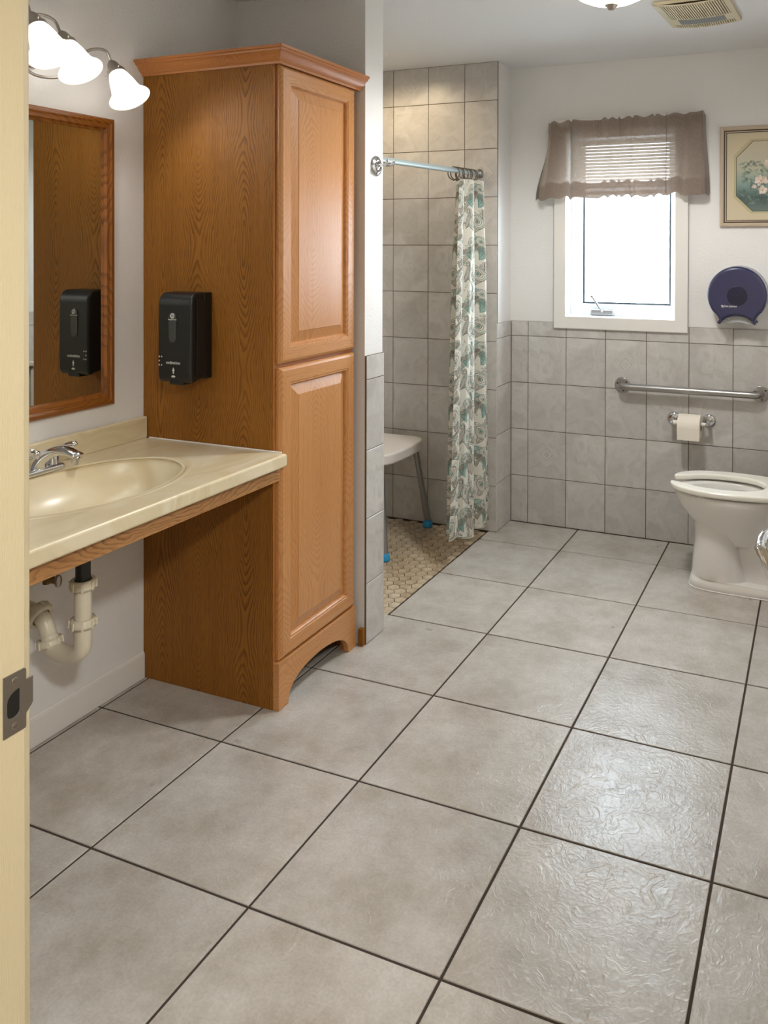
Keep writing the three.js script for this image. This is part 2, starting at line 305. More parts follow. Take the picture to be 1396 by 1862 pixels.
// back wall with the window opening
const WX0 = 0.865, WX1 = 1.418, WY0 = 1.083, WY1 = 2.015;
let wallBack;
{
  const s = new THREE.Shape([[XC - 0.02, -0.02], [XR + 0.14, -0.02], [XR + 0.14, H + 0.01], [XC - 0.02, H + 0.01]].map((p) => new THREE.Vector2(...p)));
  const h = new THREE.Path([[WX0 - 0.012, WY0 - 0.012], [WX0 - 0.012, WY1 + 0.012], [WX1 + 0.012, WY1 + 0.012], [WX1 + 0.012, WY0 - 0.012]].map((p) => new THREE.Vector2(...p)));
  const g = extrude(s, 0.16, 0, [h]); g.translate(0, 0, ZB - 0.008 - 0.16);
  wallBack = struct('wall_back', uvBox(g), M.paint, 'back wall with window, off-white above a grey tile wainscot', 'wall');
}
const wallRight = struct('wall_right', box(XR, XR + 0.14, -0.02, H + 0.01, ZF + 0.1, ZB - 0.05), M.paint, 'right-hand wall behind the toilet, seen only in the mirror', 'wall');
// tile fields
const TH = 0.0075, GAP = 0.0015;
function tileField(parent, axis, planePos, us, vs, rot, decor = []) {
  // us, vs: line positions; the field faces +z (axis 'z') or +x ('x') or -x ('-x')
  for (let i = 0; i < us.length - 1; i++) for (let j = 0; j < vs.length - 1; j++) {
    const w = us[i + 1] - us[i] - 2 * GAP, h = vs[j + 1] - vs[j] - 2 * GAP, v = Math.floor(rnd() * 8);
    const m = mesh('wall_tile', slab(w, h, TH, 0.0011, v, 0.55), M.wallTile[Math.floor(rnd() * 3)], parent);
    const u = (us[i] + us[i + 1]) / 2, y = (vs[j] + vs[j + 1]) / 2;
    if (axis === 'z') m.position.set(u, y, planePos - TH); else if (axis === 'x') { m.rotation.y = Math.PI / 2; m.position.set(planePos - TH, y, u); } else { m.rotation.y = -Math.PI / 2; m.position.set(planePos + TH, y, u); }
    if (decor.some(([a, b]) => a === i && b === j)) {
      const fr = []; for (const s of [0.086, 0.066, 0.034]) fr.push(...mitred(s, s, [[0, 0.0009], [0.0034, 0.0009]]));
      for (let k = 0; k < 6; k++) { const b = new THREE.BoxGeometry(0.003, 0.012, 0.0009); b.rotateZ(rnd() * 3); b.translate(-0.02 + 0.008 * k, (rnd() - 0.5) * 0.04, 0.0004); fr.push(b); }
      const g = merge(fr); g.rotateZ(Math.PI / 4); g.translate(0, 0, TH - 0.0002);
      mesh('diamond_relief', g, M.tileDecor, m);
    }
  }
}
const seq = (a, b, step, first) => { const o = [a]; for (let x = first; x < b - 0.01; x += step) if (x > a + 0.01) o.push(x); o.push(b); return o; };
const TW = 0.2045, RH = 0.2430, WTOP = 1.050;
const wainRows = [0.001, RH, 2 * RH, 3 * RH, 4 * RH, WTOP];
mesh('grout', box(XC, XR, 0, WTOP - 0.001, ZB - 0.009, ZB - 0.0022), M.wallGrout, wallBack);
tileField(wallBack, 'z', ZB, seq(XC + 0.001, XR, TW, 0.664), wainRows, 0, [[3, 3], [1, 1], [5, 1]]);
{ // chipped paint below the window casing
  const chip = extrude([[-0.024, 0.004], [-0.012, 0.009], [0.004, 0.006], [0.012, 0.010], [0.026, 0.008], [0.030, -0.004], [0.014, -0.009], [0.008, -0.003], [-0.006, -0.006], [-0.016, -0.002]], 0.0006); chip.translate(1.438, 1.024, ZB); mesh('paint_chip', chip, std({ color: rgb(214, 204, 186), roughness: 0.9 }), wallBack);
  const bare = extrude([[-0.014, 0.003], [0, 0.005], [0.006, 0.001], [-0.004, -0.003], [-0.012, -0.002]], 0.0006); bare.translate(1.424, 1.0235, ZB + 0.0004); mesh('bare_patch', bare, std({ color: rgb(150, 112, 62), roughness: 0.9 }), wallBack);
}
// shower back wall, tiled to the ceiling
mesh('grout', box(XSH, XC - 0.002, 0, H, ZS - 0.012, ZS - 0.0022), M.wallGrout, wallShower);
tileField(wallShower, 'z', ZS, seq(XSH, XC - 0.001, TW, -0.020 - TW), seq(0.001, H, 0.2425, 0.2290), 0, [[2, 5], [2, 9], [4, 7]]);
// return between shower wall and back wall
const wallReturn = struct('wall_return', box(XC - 0.03, XC - 0.0075, -0.02, H + 0.01, ZS - 0.008, ZB - 0.02), M.paintSemi, 'narrow white wall return right of the shower curtain', 'wall');
mesh('grout', box(XC - 0.009, XC - 0.0022, 0, WTOP - 0.001, ZB + 0.001, ZS - 0.0075), M.wallGrout, wallReturn);
tileField(wallReturn, 'x', XC, [ZB + 0.001, ZS], wainRows);
// stub wall end, tiled to wainscot height
mesh('grout', box(XP - 0.001, XP + 0.006, 0, 1.037, ZP1 + 0.001, ZP0 - 0.001), M.wallGrout, wallPart);
tileField(wallPart, 'x', XP + 0.0085, [ZP1, ZP0], [0.001, 0.218, 0.451, 0.697, 0.951, 1.037]);
// right wall wainscot (reflected in the mirror)
mesh('grout', box(XR - 0.006, XR + 0.001, 0, WTOP - 0.001, ZB + 0.001, ZF - 0.02), M.wallGrout, wallRight);
tileField(wallRight, '-x', XR - 0.0085, seq(ZB + 0.001, ZF - 0.02, TW, ZB + 0.15), wainRows);
// front wall with the doorway, hall beyond
const DX0 = 1.21, DX1 = 2.125, DH = 2.04;
{
  const s = new THREE.Shape([[-0.14, -0.02], [DX0 - 0.02, -0.02], [DX0 - 0.02, DH + 0.02], [DX1 + 0.02, DH + 0.02], [DX1 + 0.02, -0.02], [XR + 0.14, -0.02], [XR + 0.14, H + 0.01], [-0.14, H + 0.01]].map((p) => new THREE.Vector2(...p)));
  const g = extrude(s, 0.115); g.translate(0, 0, ZF + 0.005);
  struct('wall_front', uvBox(g), M.paint, 'doorway wall at the camera side of the bathroom', 'wall');
}
struct('wall_hall_left', box(0.38, 0.5, -0.02, 2.46, ZF + 0.12, 3.2), M.hall, 'hall side wall left of the camera', 'wall');
struct('wall_hall_right', box(3.1, 3.22, -0.02, 2.46, ZF + 0.12, 3.2), M.hall, 'hall side wall right of the camera', 'wall');
struct('wall_hall_back', box(0.38, 3.22, -0.02, 2.46, 3.2, 3.32), M.hall, 'hall wall behind the camera', 'wall');
struct('wall_hall_front', merge([box(2.345, 3.22, -0.02, 2.46, ZF, ZF + 0.12), box(0.38, 3.22, H + 0.121, 2.50, ZF, ZF + 0.12)]), M.hall, 'hall face of the wall beside the bathroom', 'wall');
struct('hall_ceiling', box(0.38, 3.22, 2.42, 2.54, ZF + 0.12, 3.32), M.hall, 'hall ceiling above the camera', 'ceiling');

// doorway lining with strike plate
{
  const j = struct('trim_1', merge([rbox(DX0 - 0.02, DX0, 0, DH, ZF, ZF + 0.135, 0.0025), box(DX0 - 0.02, DX1 + 0.02, DH, DH + 0.02, ZF, ZF + 0.135), box(DX1, DX1 + 0.02, 0, DH, ZF, ZF + 0.135), rbox(DX0 - 0.001, DX0 + 0.012, 0, DH, ZF + 0.046, ZF + 0.08, 0.003), rbox(DX1 - 0.012, DX1 + 0.001, 0, DH, ZF + 0.046, ZF + 0.08, 0.003)]), M.cream, 'cream painted door jamb at the left edge of the picture', 'door frame');
  const casing = mesh('casing', rbox(DX0 - 0.08, DX0 - 0.006, 0, DH + 0.06, ZF - 0.012, ZF + 0.006, 0.004), M.cream, j); casing.visible = true;
  // T strike plate: z runs to the right when seen, local x = -z
  const y0 = 0.8585, y1 = 0.9290, zc = ZF + 0.015;
  const s = new THREE.Shape(); const L = 0.0145, hh = (y1 - y0) / 2;
  s.moveTo(-L, -hh); s.lineTo(L - 0.002, -hh); s.quadraticCurveTo(L, -hh, L, -hh + 0.003);
  s.lineTo(L, -0.018); s.lineTo(L + 0.007, -0.012); s.lineTo(L + 0.009, -0.009); s.lineTo(L + 0.009, 0.021); s.lineTo(L, 0.021); s.lineTo(L, hh - 0.002); s.lineTo(L - 0.002, hh); s.lineTo(-L, hh); s.closePath();
  const hole = new THREE.Path(); hole.moveTo(-0.010, -0.008); hole.quadraticCurveTo(-0.010, -0.0155, -0.003, -0.0155); hole.quadraticCurveTo(0.006, -0.0155, 0.006, -0.009); hole.lineTo(0.006, 0.0155); hole.quadraticCurveTo(-0.010, 0.014, -0.010, 0.002); hole.closePath();
  const g = extrude(s, 0.0012, 0.0003, [hole]); g.rotateY(Math.PI / 2); g.translate(DX0 + 0.0003, (y0 + y1) / 2, zc);
  const p = mesh('strike_plate', g, M.strike, j); p.userData.label = 'worn steel latch strike plate';
  mesh('latch_hole', box(DX0 - 0.0002, DX0 + 0.0004, (y0 + y1) / 2 - 0.017, (y0 + y1) / 2 + 0.017, zc - 0.0085, zc + 0.0115), M.dark, p);
  for (const dy of [-0.026, 0.026]) { const c = orient(lathe([[0, 0.0006], [0.0012, 0.0003], [0.003, 0.0012], [0.0042, 0.0006], [0.0044, 0]], 16), [1, 0, 0], [DX0 + 0.0012, (y0 + y1) / 2 + dy, zc]); mesh('screw', c, M.nickel, p); }
}
// the open door against the right side, only its lever reaches into the picture
{
  const d = new THREE.Group(); d.name = 'door_1'; scene.add(d); d.userData.kind = 'structure'; tag(d, 'open bathroom door at the right edge with a chrome lever', 'door');
  const x0 = 2.048, x1 = 2.092;
  mesh('leaf', rbox(x0, x1, 0.012, 2.03, -0.14, ZF - 0.004, 0.002), M.cream, d);
  const zc = -0.075, yc = 0.926;
  mesh('rosette', orient(lathe([[0, 0.009], [0.026, 0.009], [0.031, 0.005], [0.032, 0]], 32), [-1, 0, 0], [x0, yc, zc]), M.nickel, d);
  const pts = [[x0 - 0.005, yc, zc], [x0 - 0.04, yc, zc], [x0 - 0.062, yc + 0.001, zc + 0.012], [x0 - 0.068, yc + 0.003, zc + 0.045], [x0 - 0.07, yc + 0.0, zc + 0.085]];
  const lev = mesh('lever', tube(pts, 0.010, 40, 12), M.chrome, d);
  mesh('lever_end', tube([[x0 - 0.07, yc + 0.002, zc + 0.078], [x0 - 0.068, yc + 0.001, zc + 0.098], [x0 - 0.060, yc - 0.014, zc + 0.104], [x0 - 0.052, yc - 0.034, zc + 0.100], [x0 - 0.048, yc - 0.042, zc + 0.098]], 0.0095, 24, 12), M.chrome, lev);
  for (const y of [0.2, 1.0, 1.82]) mesh('hinge', cyl([x1 - 0.002, y - 0.05, ZF - 0.001], [x1 - 0.002, y + 0.05, ZF - 0.001], 0.006), M.nickel, d);
}
// baseboards
struct('baseboard_left', uvBox(extrude([[0, 0.001], [0.008, 0.001], [0.008, 0.075], [0.0065, 0.083], [0.003, 0.087], [0, 0.087]], 1.39)).translate(0, 0, -0.6435), M.trim, 'cream baseboard along the wall under the vanity', 'baseboard');
struct('baseboard_partition', rbox(0.5445, XP + 0.004, 0.0005, 0.062, ZP0 + 0.0005, ZP0 + 0.018, 0.002), M.oakSide, 'short brown wood baseboard stub at the foot of the stub wall', 'baseboard');

// ---------------------------------------------------------------- window
{
  const w = new THREE.Group(); w.name = 'window_1'; scene.add(w); w.userData.kind = 'structure'; tag(w, 'bright casement window with white casing in the back wall', 'window');
  const cw = WX1 - WX0 + 0.118, chh = WY1 - WY0 + 0.125, cx = (WX0 + WX1) / 2, cy = (WY0 + WY1) / 2;
  for (const g of mitred(cw, chh, [[0, 0.012], [0.003, 0.014], [0.060, 0.014], [0.0625, 0.011]])) { const m = mesh('casing', g, M.trim, w); m.position.set(cx, cy, ZB + 0.001); }
  // jamb lining
  const zr = ZB + 0.010, zw = ZB - 0.155;
  mesh('jamb', box(WX0 - 0.012, WX0, WY0, WY1, zw, zr), M.vinyl, w); mesh('jamb', box(WX1, WX1 + 0.012, WY0, WY1, zw, zr), M.vinyl, w);
  mesh('sill', box(WX0 - 0.012, WX1 + 0.012, WY0 - 0.012, WY0, zw, zr), M.vinyl, w); mesh('head', box(WX0 - 0.012, WX1 + 0.012, WY1, WY1 + 0.012, zw, zr), M.vinyl, w);
  // fixed frame and sash
  const zf = ZB - 0.095;
  const fr = mitred(WX1 - WX0 - 0.002, WY1 - WY0 - 0.002, [[0, 0.030], [0.018, 0.030], [0.024, 0.022], [0.026, 0.022]]);
  for (const g of fr) { const m = mesh('frame', g, M.vinyl, w); m.position.set(cx, cy, zf - 0.03); }
  const sx0 = WX0 + 0.030, sx1 = WX1 - 0.014, sy0 = WY0 + 0.030, sy1 = WY1 - 0.010;
  const sash = new THREE.Group(); sash.name = 'sash'; w.add(sash);
  for (const g of mitred(sx1 - sx0, sy1 - sy0, [[0, 0.020], [0.004, 0.024], [0.022, 0.024], [0.030, 0.012]])) { const m = mesh('sash_rail', g, M.vinyl, sash); m.position.set((sx0 + sx1) / 2, (sy0 + sy1) / 2, zf - 0.035); }
  for (const g of mitred(sx1 - sx0 - 0.058, sy1 - sy0 - 0.058, [[0, 0.013], [0.009, 0.013]])) { const m = mesh('gasket', g, std({ color: rgb(70, 79, 86), roughness: 0.7 }), sash); m.position.set((sx0 + sx1) / 2, (sy0 + sy1) / 2, zf - 0.035); }
  const pane = mesh('pane', new THREE.PlaneGeometry(sx1 - sx0 - 0.056, sy1 - sy0 - 0.056), M.glass, sash); pane.position.set((sx0 + sx1) / 2, (sy0 + sy1) / 2, zf - 0.030); pane.castShadow = false;
  // crank operator
  const ck = new THREE.Group(); ck.name = 'crank'; w.add(ck); const kx = 1.036, ky = WY0 + 0.020, kz = zf + 0.006;
  mesh('crank_housing', rbox(kx - 0.060, kx + 0.060, ky - 0.018, ky + 0.012, kz - 0.008, kz + 0.022, 0.007, 3), M.steel, ck);
  mesh('crank_arm', tube([[kx + 0.004, ky + 0.002, kz + 0.028], [kx - 0.012, ky + 0.026, kz + 0.034], [kx - 0.030, ky + 0.055, kz + 0.036], [kx - 0.046, ky + 0.077, kz + 0.036]], 0.0055, 24, 10), M.steel, ck);
  const kn = new THREE.SphereGeometry(0.0085, 16, 12); kn.translate(kx - 0.048, ky + 0.080, kz + 0.036); mesh('crank_knob', kn, M.steel, ck);
  mesh('lock_latch', rbox(WX1 - 0.020, WX1 - 0.008, 1.36, 1.42, zf - 0.004, zf + 0.01, 0.003), M.steel, w);
}
// ground outside
tag(mesh('ground', box(-8, 10, -0.5, -0.35, -14, -2.85), std({ color: rgb(206, 206, 204), roughness: 0.95 })), 'pale ground outside beyond the window', 'ground').userData.kind = 'structure';

// ---------------------------------------------------------------- tall oak cabinet
{
  const z0 = -0.645, z1 = -1.1, xb = 0.518;           // side facing the camera at z0
  const c = thing('linen_cabinet', 'tall oak linen cabinet with two raised-panel doors beside the vanity', 'cabinet');
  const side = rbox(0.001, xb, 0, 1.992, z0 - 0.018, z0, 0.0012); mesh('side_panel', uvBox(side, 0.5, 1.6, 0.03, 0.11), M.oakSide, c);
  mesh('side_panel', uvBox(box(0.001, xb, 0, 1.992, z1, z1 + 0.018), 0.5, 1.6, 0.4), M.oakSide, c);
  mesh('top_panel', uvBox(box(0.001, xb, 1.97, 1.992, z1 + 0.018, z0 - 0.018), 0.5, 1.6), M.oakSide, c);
  mesh('back_panel', box(0.001, 0.012, 0.14, 1.97, z1 + 0.018, z0 - 0.018), M.cabInside, c);
  mesh('bottom_panel', box(0.012, xb - 0.005, 0.14, 0.158, z1 + 0.018, z0 - 0.018), M.cabInside, c);
  // face frame
  const ffx = xb - 0.004, fs = (a, b, y0, y1, sw) => mesh('face_frame', uvBox(box(xb - 0.02, xb + 0.001, y0, y1, a, b), 0.5, 1.0, 0.2, 0.1, sw), M.oakCrown, c);
  fs(z0 - 0.04, z0 - 0.0012, 0.0, 1.99); fs(z1 + 0.0012, z1 + 0.04, 0.0, 1.99); fs(z1 + 0.04, z0 - 0.04, 1.94, 1.99, true); fs(z1 + 0.04, z0 - 0.04, 1.03, 1.09, true); fs(z1 + 0.04, z0 - 0.04, 0.14, 0.19, true);
  // doors: local frame, front +z, turned to face +x
  const dw = 0.436, zm = (z0 + z1) / 2 - 0.003;
  function door(y0, y1, ou) {
    const h = y1 - y0, d = new THREE.Group(); d.name = 'door'; c.add(d); d.position.set(xb + 0.0015, (y0 + y1) / 2, zm); d.rotation.y = Math.PI / 2;
    const sw = 0.060, prof = [[0, 0.010], [0.004, 0.015], [0.011, 0.019], [sw - 0.012, 0.019], [sw - 0.009, 0.0165], [sw - 0.005, 0.0165], [sw - 0.002, 0.012], [sw, 0.007]];
    mitred(dw, h, prof, 0.5).forEach((g, k) => mesh(k % 2 ? 'stile' : 'rail', g, M.oakDoor, d));
    const w2 = dw - 2 * sw + 0.004, h2 = h - 2 * sw + 0.004;
    mesh('raised_panel', rings(w2, h2, [[0, 0.0], [0, 0.006], [0.004, 0.006], [0.036, 0.0155], [0.0375, 0.0172]], 0.5, ou, 0.1), M.oakDoor, d);
    return d;
  }
  door(1.064, 1.986, 0.05); door(0.150, 1.052, 0.55);
  // arched kick board
  const s = new THREE.Shape(), W = 0.452, kz = (z0 + z1) / 2; s.moveTo(-W / 2, 0.0005); s.lineTo(-W / 2 + 0.050, 0.0005); s.lineTo(-W / 2 + 0.052, 0.022);
  s.quadraticCurveTo(-W / 2 + 0.075, 0.083, 0.0, 0.086); s.quadraticCurveTo(W / 2 - 0.075, 0.083, W / 2 - 0.052, 0.022); s.lineTo(W / 2 - 0.050, 0.0005); s.lineTo(W / 2, 0.0005); s.lineTo(W / 2, 0.146); s.lineTo(-W / 2, 0.146); s.closePath();
  const kg = uvBox(extrude(s, 0.018, 0.0015, [], 20), 0.5, 1.0, 0, 0.3, true); kg.rotateY(Math.PI / 2); kg.translate(xb + 0.0018, 0, kz);
  mesh('kick_board', kg, M.oakDoor, c);
  // crown moulding swept along side and front with a mitre
  const prof = [[0.000, 1.984], [0.006, 1.984], [0.008, 1.990], [0.012, 1.993], [0.020, 2.001], [0.028, 2.013], [0.036, 2.018], [0.037, 2.023], [0.042, 2.025], [0.042, 2.033], [0.0, 2.033]];
  const run = (A, B) => grid([0, 1].map((k) => prof.map(([d, y]) => (k ? B : A)(d, y))), false, (i, j) => [j * 0.02 + 0.1, i * 0.9]);
  const P1 = (d, y) => [0.0015, y, z0 + d], P2 = (d, y) => [xb + 0.020 + d, y, z0 + d], P3 = (d, y) => [xb + 0.020 + d, y, z1 - 0.018];
  mesh('crown_moulding', toCreasedNormals(run(P1, P2), 0.5), M.oakCrown, c); mesh('crown_moulding', toCreasedNormals(run(P2, P3), 0.5), M.oakCrown, c);
  mesh('crown_filler', box(xb, xb + 0.020, 1.9885, 2.0325, z1 - 0.0175, z0), M.oakCrown, c);
}

// ---------------------------------------------------------------- vanity
const CZ0 = -0.6435, CZ1 = 0.345, CY = 0.797, BX = 0.285, BZ = -0.165;
{
  const t = thing('sink_countertop', 'cream marbled vanity top with moulded oval sink basin', 'countertop');
  const s = new THREE.Shape([[0.002, -CZ0], [0.570, -CZ0], [0.570, -CZ1], [0.002, -CZ1]].map((p) => new THREE.Vector2(...p)));
  const hole = new THREE.Path(); hole.absellipse(BX, -BZ, 0.192, 0.288, 0, Math.PI * 2, true);
  const g = extrude(s, 0.026, 0.007, [hole], 64); g.rotateX(-Math.PI / 2); g.translate(0, CY - 0.040 + 0.007, 0);
  mesh('slab', uvBox(g, 1.0, 0.6, 0, 0, true), M.marble, t);
  // basin: raised soft ridge, then bowl
  const prof = [[1.085, 0.0003], [1.065, 0.0013], [1.035, 0.0016], [1.008, 0.0002], [0.985, -0.010], [0.955, -0.030], [0.90, -0.058], [0.80, -0.088], [0.65, -0.110], [0.45, -0.124], [0.25, -0.131], [0.10, -0.134], [0.075, -0.137]];
  const n = 72, P = []; for (let i = 0; i < n; i++) { const a = i / n * Math.PI * 2; P.push(prof.map(([k, y]) => [BX + 0.192 * k * Math.cos(a), CY + y, BZ + 0.288 * k * Math.sin(a)])); }
  mesh('basin', grid(P, true, (i, j) => [P[i][j][2] / 0.6 * 0.6, P[i][j][0] + P[i][j][1] * 0.8]), M.marble, t).material.side = THREE.DoubleSide;
  mesh('drain', (() => { const q = lathe([[0, 0.004], [0.010, 0.004], [0.018, 0.003], [0.022, 0.0]], 24); q.translate(BX, CY - 0.138, BZ); return q; })(), M.chrome, t);
  mesh('backsplash', uvBox(rbox(0.002, 0.021, CY - 0.001, 0.868, CZ0, CZ1, 0.005, 3), 0.8, 0.4, 0.2, 0.1), M.marble, t);
  mesh('caulk', tube([[0.03, CY + 0.001, CZ0 + 0.001], [0.3, CY + 0.001, CZ0 + 0.001], [0.55, CY + 0.001, CZ0 + 0.001]], 0.003, 6, 6), M.trim, t);
  const a = thing('vanity_apron', 'oak front rail under the vanity top', 'apron');
  mesh('rail', uvBox(rbox(0.528, 0.5465, 0.713, CY - 0.041, CZ0 + 0.0005, CZ1 - 0.01, 0.0015), 0.5, 1.0, 0.13, 0.05, true), M.oakRail, a);
  mesh('end_panel', uvBox(box(0.002, 0.528, 0.0005, CY - 0.041, CZ1 - 0.03, CZ1 - 0.01), 0.5, 1.6), M.oakSide, a);
}
// faucet
{
  const f = thing('faucet', 'chrome two-handle faucet on the sink deck', 'faucet', [0.078, CY + 0.0005, -0.180]);
  const base = rbox(-0.026, 0.026, 0, 0.020, -0.075, 0.075, 0.009, 4); mesh('base_plate', base, M.chrome, f);
  // spout: flattened tapering tube
  const C = new THREE.CatmullRomCurve3([V(0, 0.010, 0), V(0.014, 0.038, 0), V(0.050, 0.062, 0), V(0.105, 0.076, 0), V(0.158, 0.066, 0)]);
  const n = 24, P = []; for (let k = 0; k < 20; k++) { const row = []; for (let i = 0; i <= n; i++) { const s = i / n, p = C.getPoint(s), t = C.getTangent(s), nr = V(-t.y, t.x, 0), a = k / 20 * Math.PI * 2, rw = mix(0.023, 0.017, s), rh = mix(0.022, 0.010, Math.pow(s, 0.8)); row.push([p.x + nr.x * rh * Math.sin(a), p.y + nr.y * rh * Math.sin(a), rw * Math.cos(a)]); } row.push(C.getPoint(1).toArray()); P.push(row); }
  mesh('spout', grid(P, true), M.chrome, f).material.side = THREE.DoubleSide;
  mesh('aerator', cyl([0.146, 0.044, 0], [0.149, 0.062, 0], 0.0095, 0.011), M.chrome, f);
  for (const s of [-1, 1]) {
    const hd = new THREE.Group(); hd.name = 'handle'; f.add(hd); hd.position.set(0, 0.016, s * 0.051);
    mesh('handle_hub', lathe([[0, 0.034], [0.012, 0.033], [0.0165, 0.026], [0.019, 0.0]], 24), M.chrome, hd);
    const bl = tube([[0, 0.026, 0], [0.025, 0.042, s * 0.003], [0.052, 0.056, s * 0.006], [0.074, 0.061, s * 0.008]], 0.0095, 20, 10); mesh('handle_blade', bl, M.chrome, hd);
  }
  mesh('lift_rod', cyl([-0.016, 0.018, 0], [-0.016, 0.062, 0], 0.0025), M.chrome, f); mesh('lift_knob', (() => { const g = new THREE.SphereGeometry(0.006, 12, 10); g.translate(-0.016, 0.064, 0); return g; })(), M.chrome, f);
}
// drain trap under the sink
{
  const t = thing('sink_trap', 'white plastic sink trap with black tailpiece under the vanity', 'drain pipe');
  const x = BX, z = -0.150;
  mesh('tailpiece', merge([cyl([x, 0.540, z], [x, CY - 0.139, z], 0.0185), cyl([x, 0.610, z], [x, 0.632, z], 0.0225)]), M.blackPipe, t);
  const nut = (c, d, r = 0.029, h = 0.020) => { const gs = [lathe([[r * 0.72, 0], [r, 0], [r * 1.04, h * 0.3], [r, h], [r * 0.72, h]], 28)]; for (let k = 0; k < 8; k++) { const b = new THREE.BoxGeometry(0.005, h * 0.9, 0.006); b.translate(0, h / 2, r * 1.02); b.rotateY(k * Math.PI / 4); gs.push(b); } return orient(merge(gs), d, c); };
  mesh('slip_nut', nut([x, 0.528, z], [0, 1, 0], 0.031, 0.024), M.pvc, t);
  mesh('extension_pipe', cyl([x, 0.420, z], [x, 0.532, z], 0.0215), M.pvc, t);
  mesh('slip_nut', nut([x, 0.428, z], [0, 1, 0], 0.031, 0.022), M.pvc, t);
  const ux = x - 0.0625, R = 0.0625, dz = -0.004; const U = [[x, 0.432, z], [x, 0.400, z]]; for (let k = 1; k < 8; k++) { const a = k / 8 * Math.PI; U.push([ux + R * Math.cos(a), 0.385 - 0.020 * k / 8 - R * 0.55 * Math.sin(a), z + dz * k / 8]); } U.push([x - 2 * R, 0.372, z + dz]);
  mesh('trap_bend', tube(U, 0.0225, 60, 18), M.pvc, t);
  const wx = x - 2 * R; mesh('slip_nut', nut([wx + 0.001, 0.352, z + dz], [-0.22, 1, 0], 0.031, 0.020), M.pvc, t);
  mesh('trap_arm', tube([[wx, 0.362, z + dz], [wx - 0.006, 0.385, z + dz], [wx - 0.022, 0.414, z + dz], [wx - 0.050, 0.432, z + dz], [wx - 0.09, 0.438, z + dz], [0.004, 0.441, z + dz]], 0.0205, 50, 18), M.pvc, t);
  mesh('slip_nut', nut([wx - 0.032, 0.422, z + dz], [-1, 0.55, 0], 0.034, 0.026), M.pvc, t);
  mesh('wall_flange', orient(lathe([[0.020, 0.010], [0.034, 0.008], [0.038, 0]], 28), [1, 0, 0], [0.0015, 0.441, z + dz]), M.pvc, t);
}
function valve(label, z) {
  const v = thing('shutoff_valve', label, 'valve', [0, 0.490, z], 'water valves under the sink');
  mesh('stub_pipe', cyl([0.002, 0, 0], [0.075, 0, 0], 0.008), M.brass, v);
  mesh('valve_body', merge([cyl([0.06, -0.014, 0], [0.06, 0.018, 0], 0.011), cyl([0.066, 0, 0], [0.098, 0, 0], 0.010)]), M.brass, v);
  const h = lathe([[0, 0.012], [0.010, 0.012], [0.017, 0.009], [0.018, 0.003], [0.012, 0]], 20); h.scale(1, 1, 0.6); mesh('valve_handle', orient(h, [1, 0, 0], [0.098, 0, 0]), M.nickel, v);
  mesh('supply_hose', tube([[0.06, 0.015, 0], [0.062, 0.06, 0.01], [0.07, 0.15, 0.02], [0.075, 0.25, 0.02]], 0.006, 20, 8), M.rubber, v);
}
valve('brass water shutoff valve just left of the black tailpiece', -0.228); valve('brass water shutoff valve nearer the door, mostly behind the jamb', -0.075);

// ---------------------------------------------------------------- mirror
{
  const z0 = -0.510, z1 = 0.190, y0 = 0.931, y1 = 1.823, m = thing('wall_mirror', 'rectangular wall mirror in an oak frame above the sink', 'mirror', [0.0015, (y0 + y1) / 2, (z0 + z1) / 2]);
  m.rotation.y = Math.PI / 2;
  mitred(z1 - z0, y1 - y0, [[0, 0.014], [0.004, 0.019], [0.014, 0.0205], [0.020, 0.017], [0.030, 0.016], [0.036, 0.010], [0.041, 0.008], [0.042, 0.005]], 0.5).forEach((g, k) => mesh(k % 2 ? 'frame_stile' : 'frame_rail', g, M.oakMirror, m));
  mesh('mirror_glass', (() => { const g = new THREE.BoxGeometry(z1 - z0 - 0.07, y1 - y0 - 0.07, 0.003); g.translate(0, 0, 0.0035); return g; })(), M.mirror, m);
}
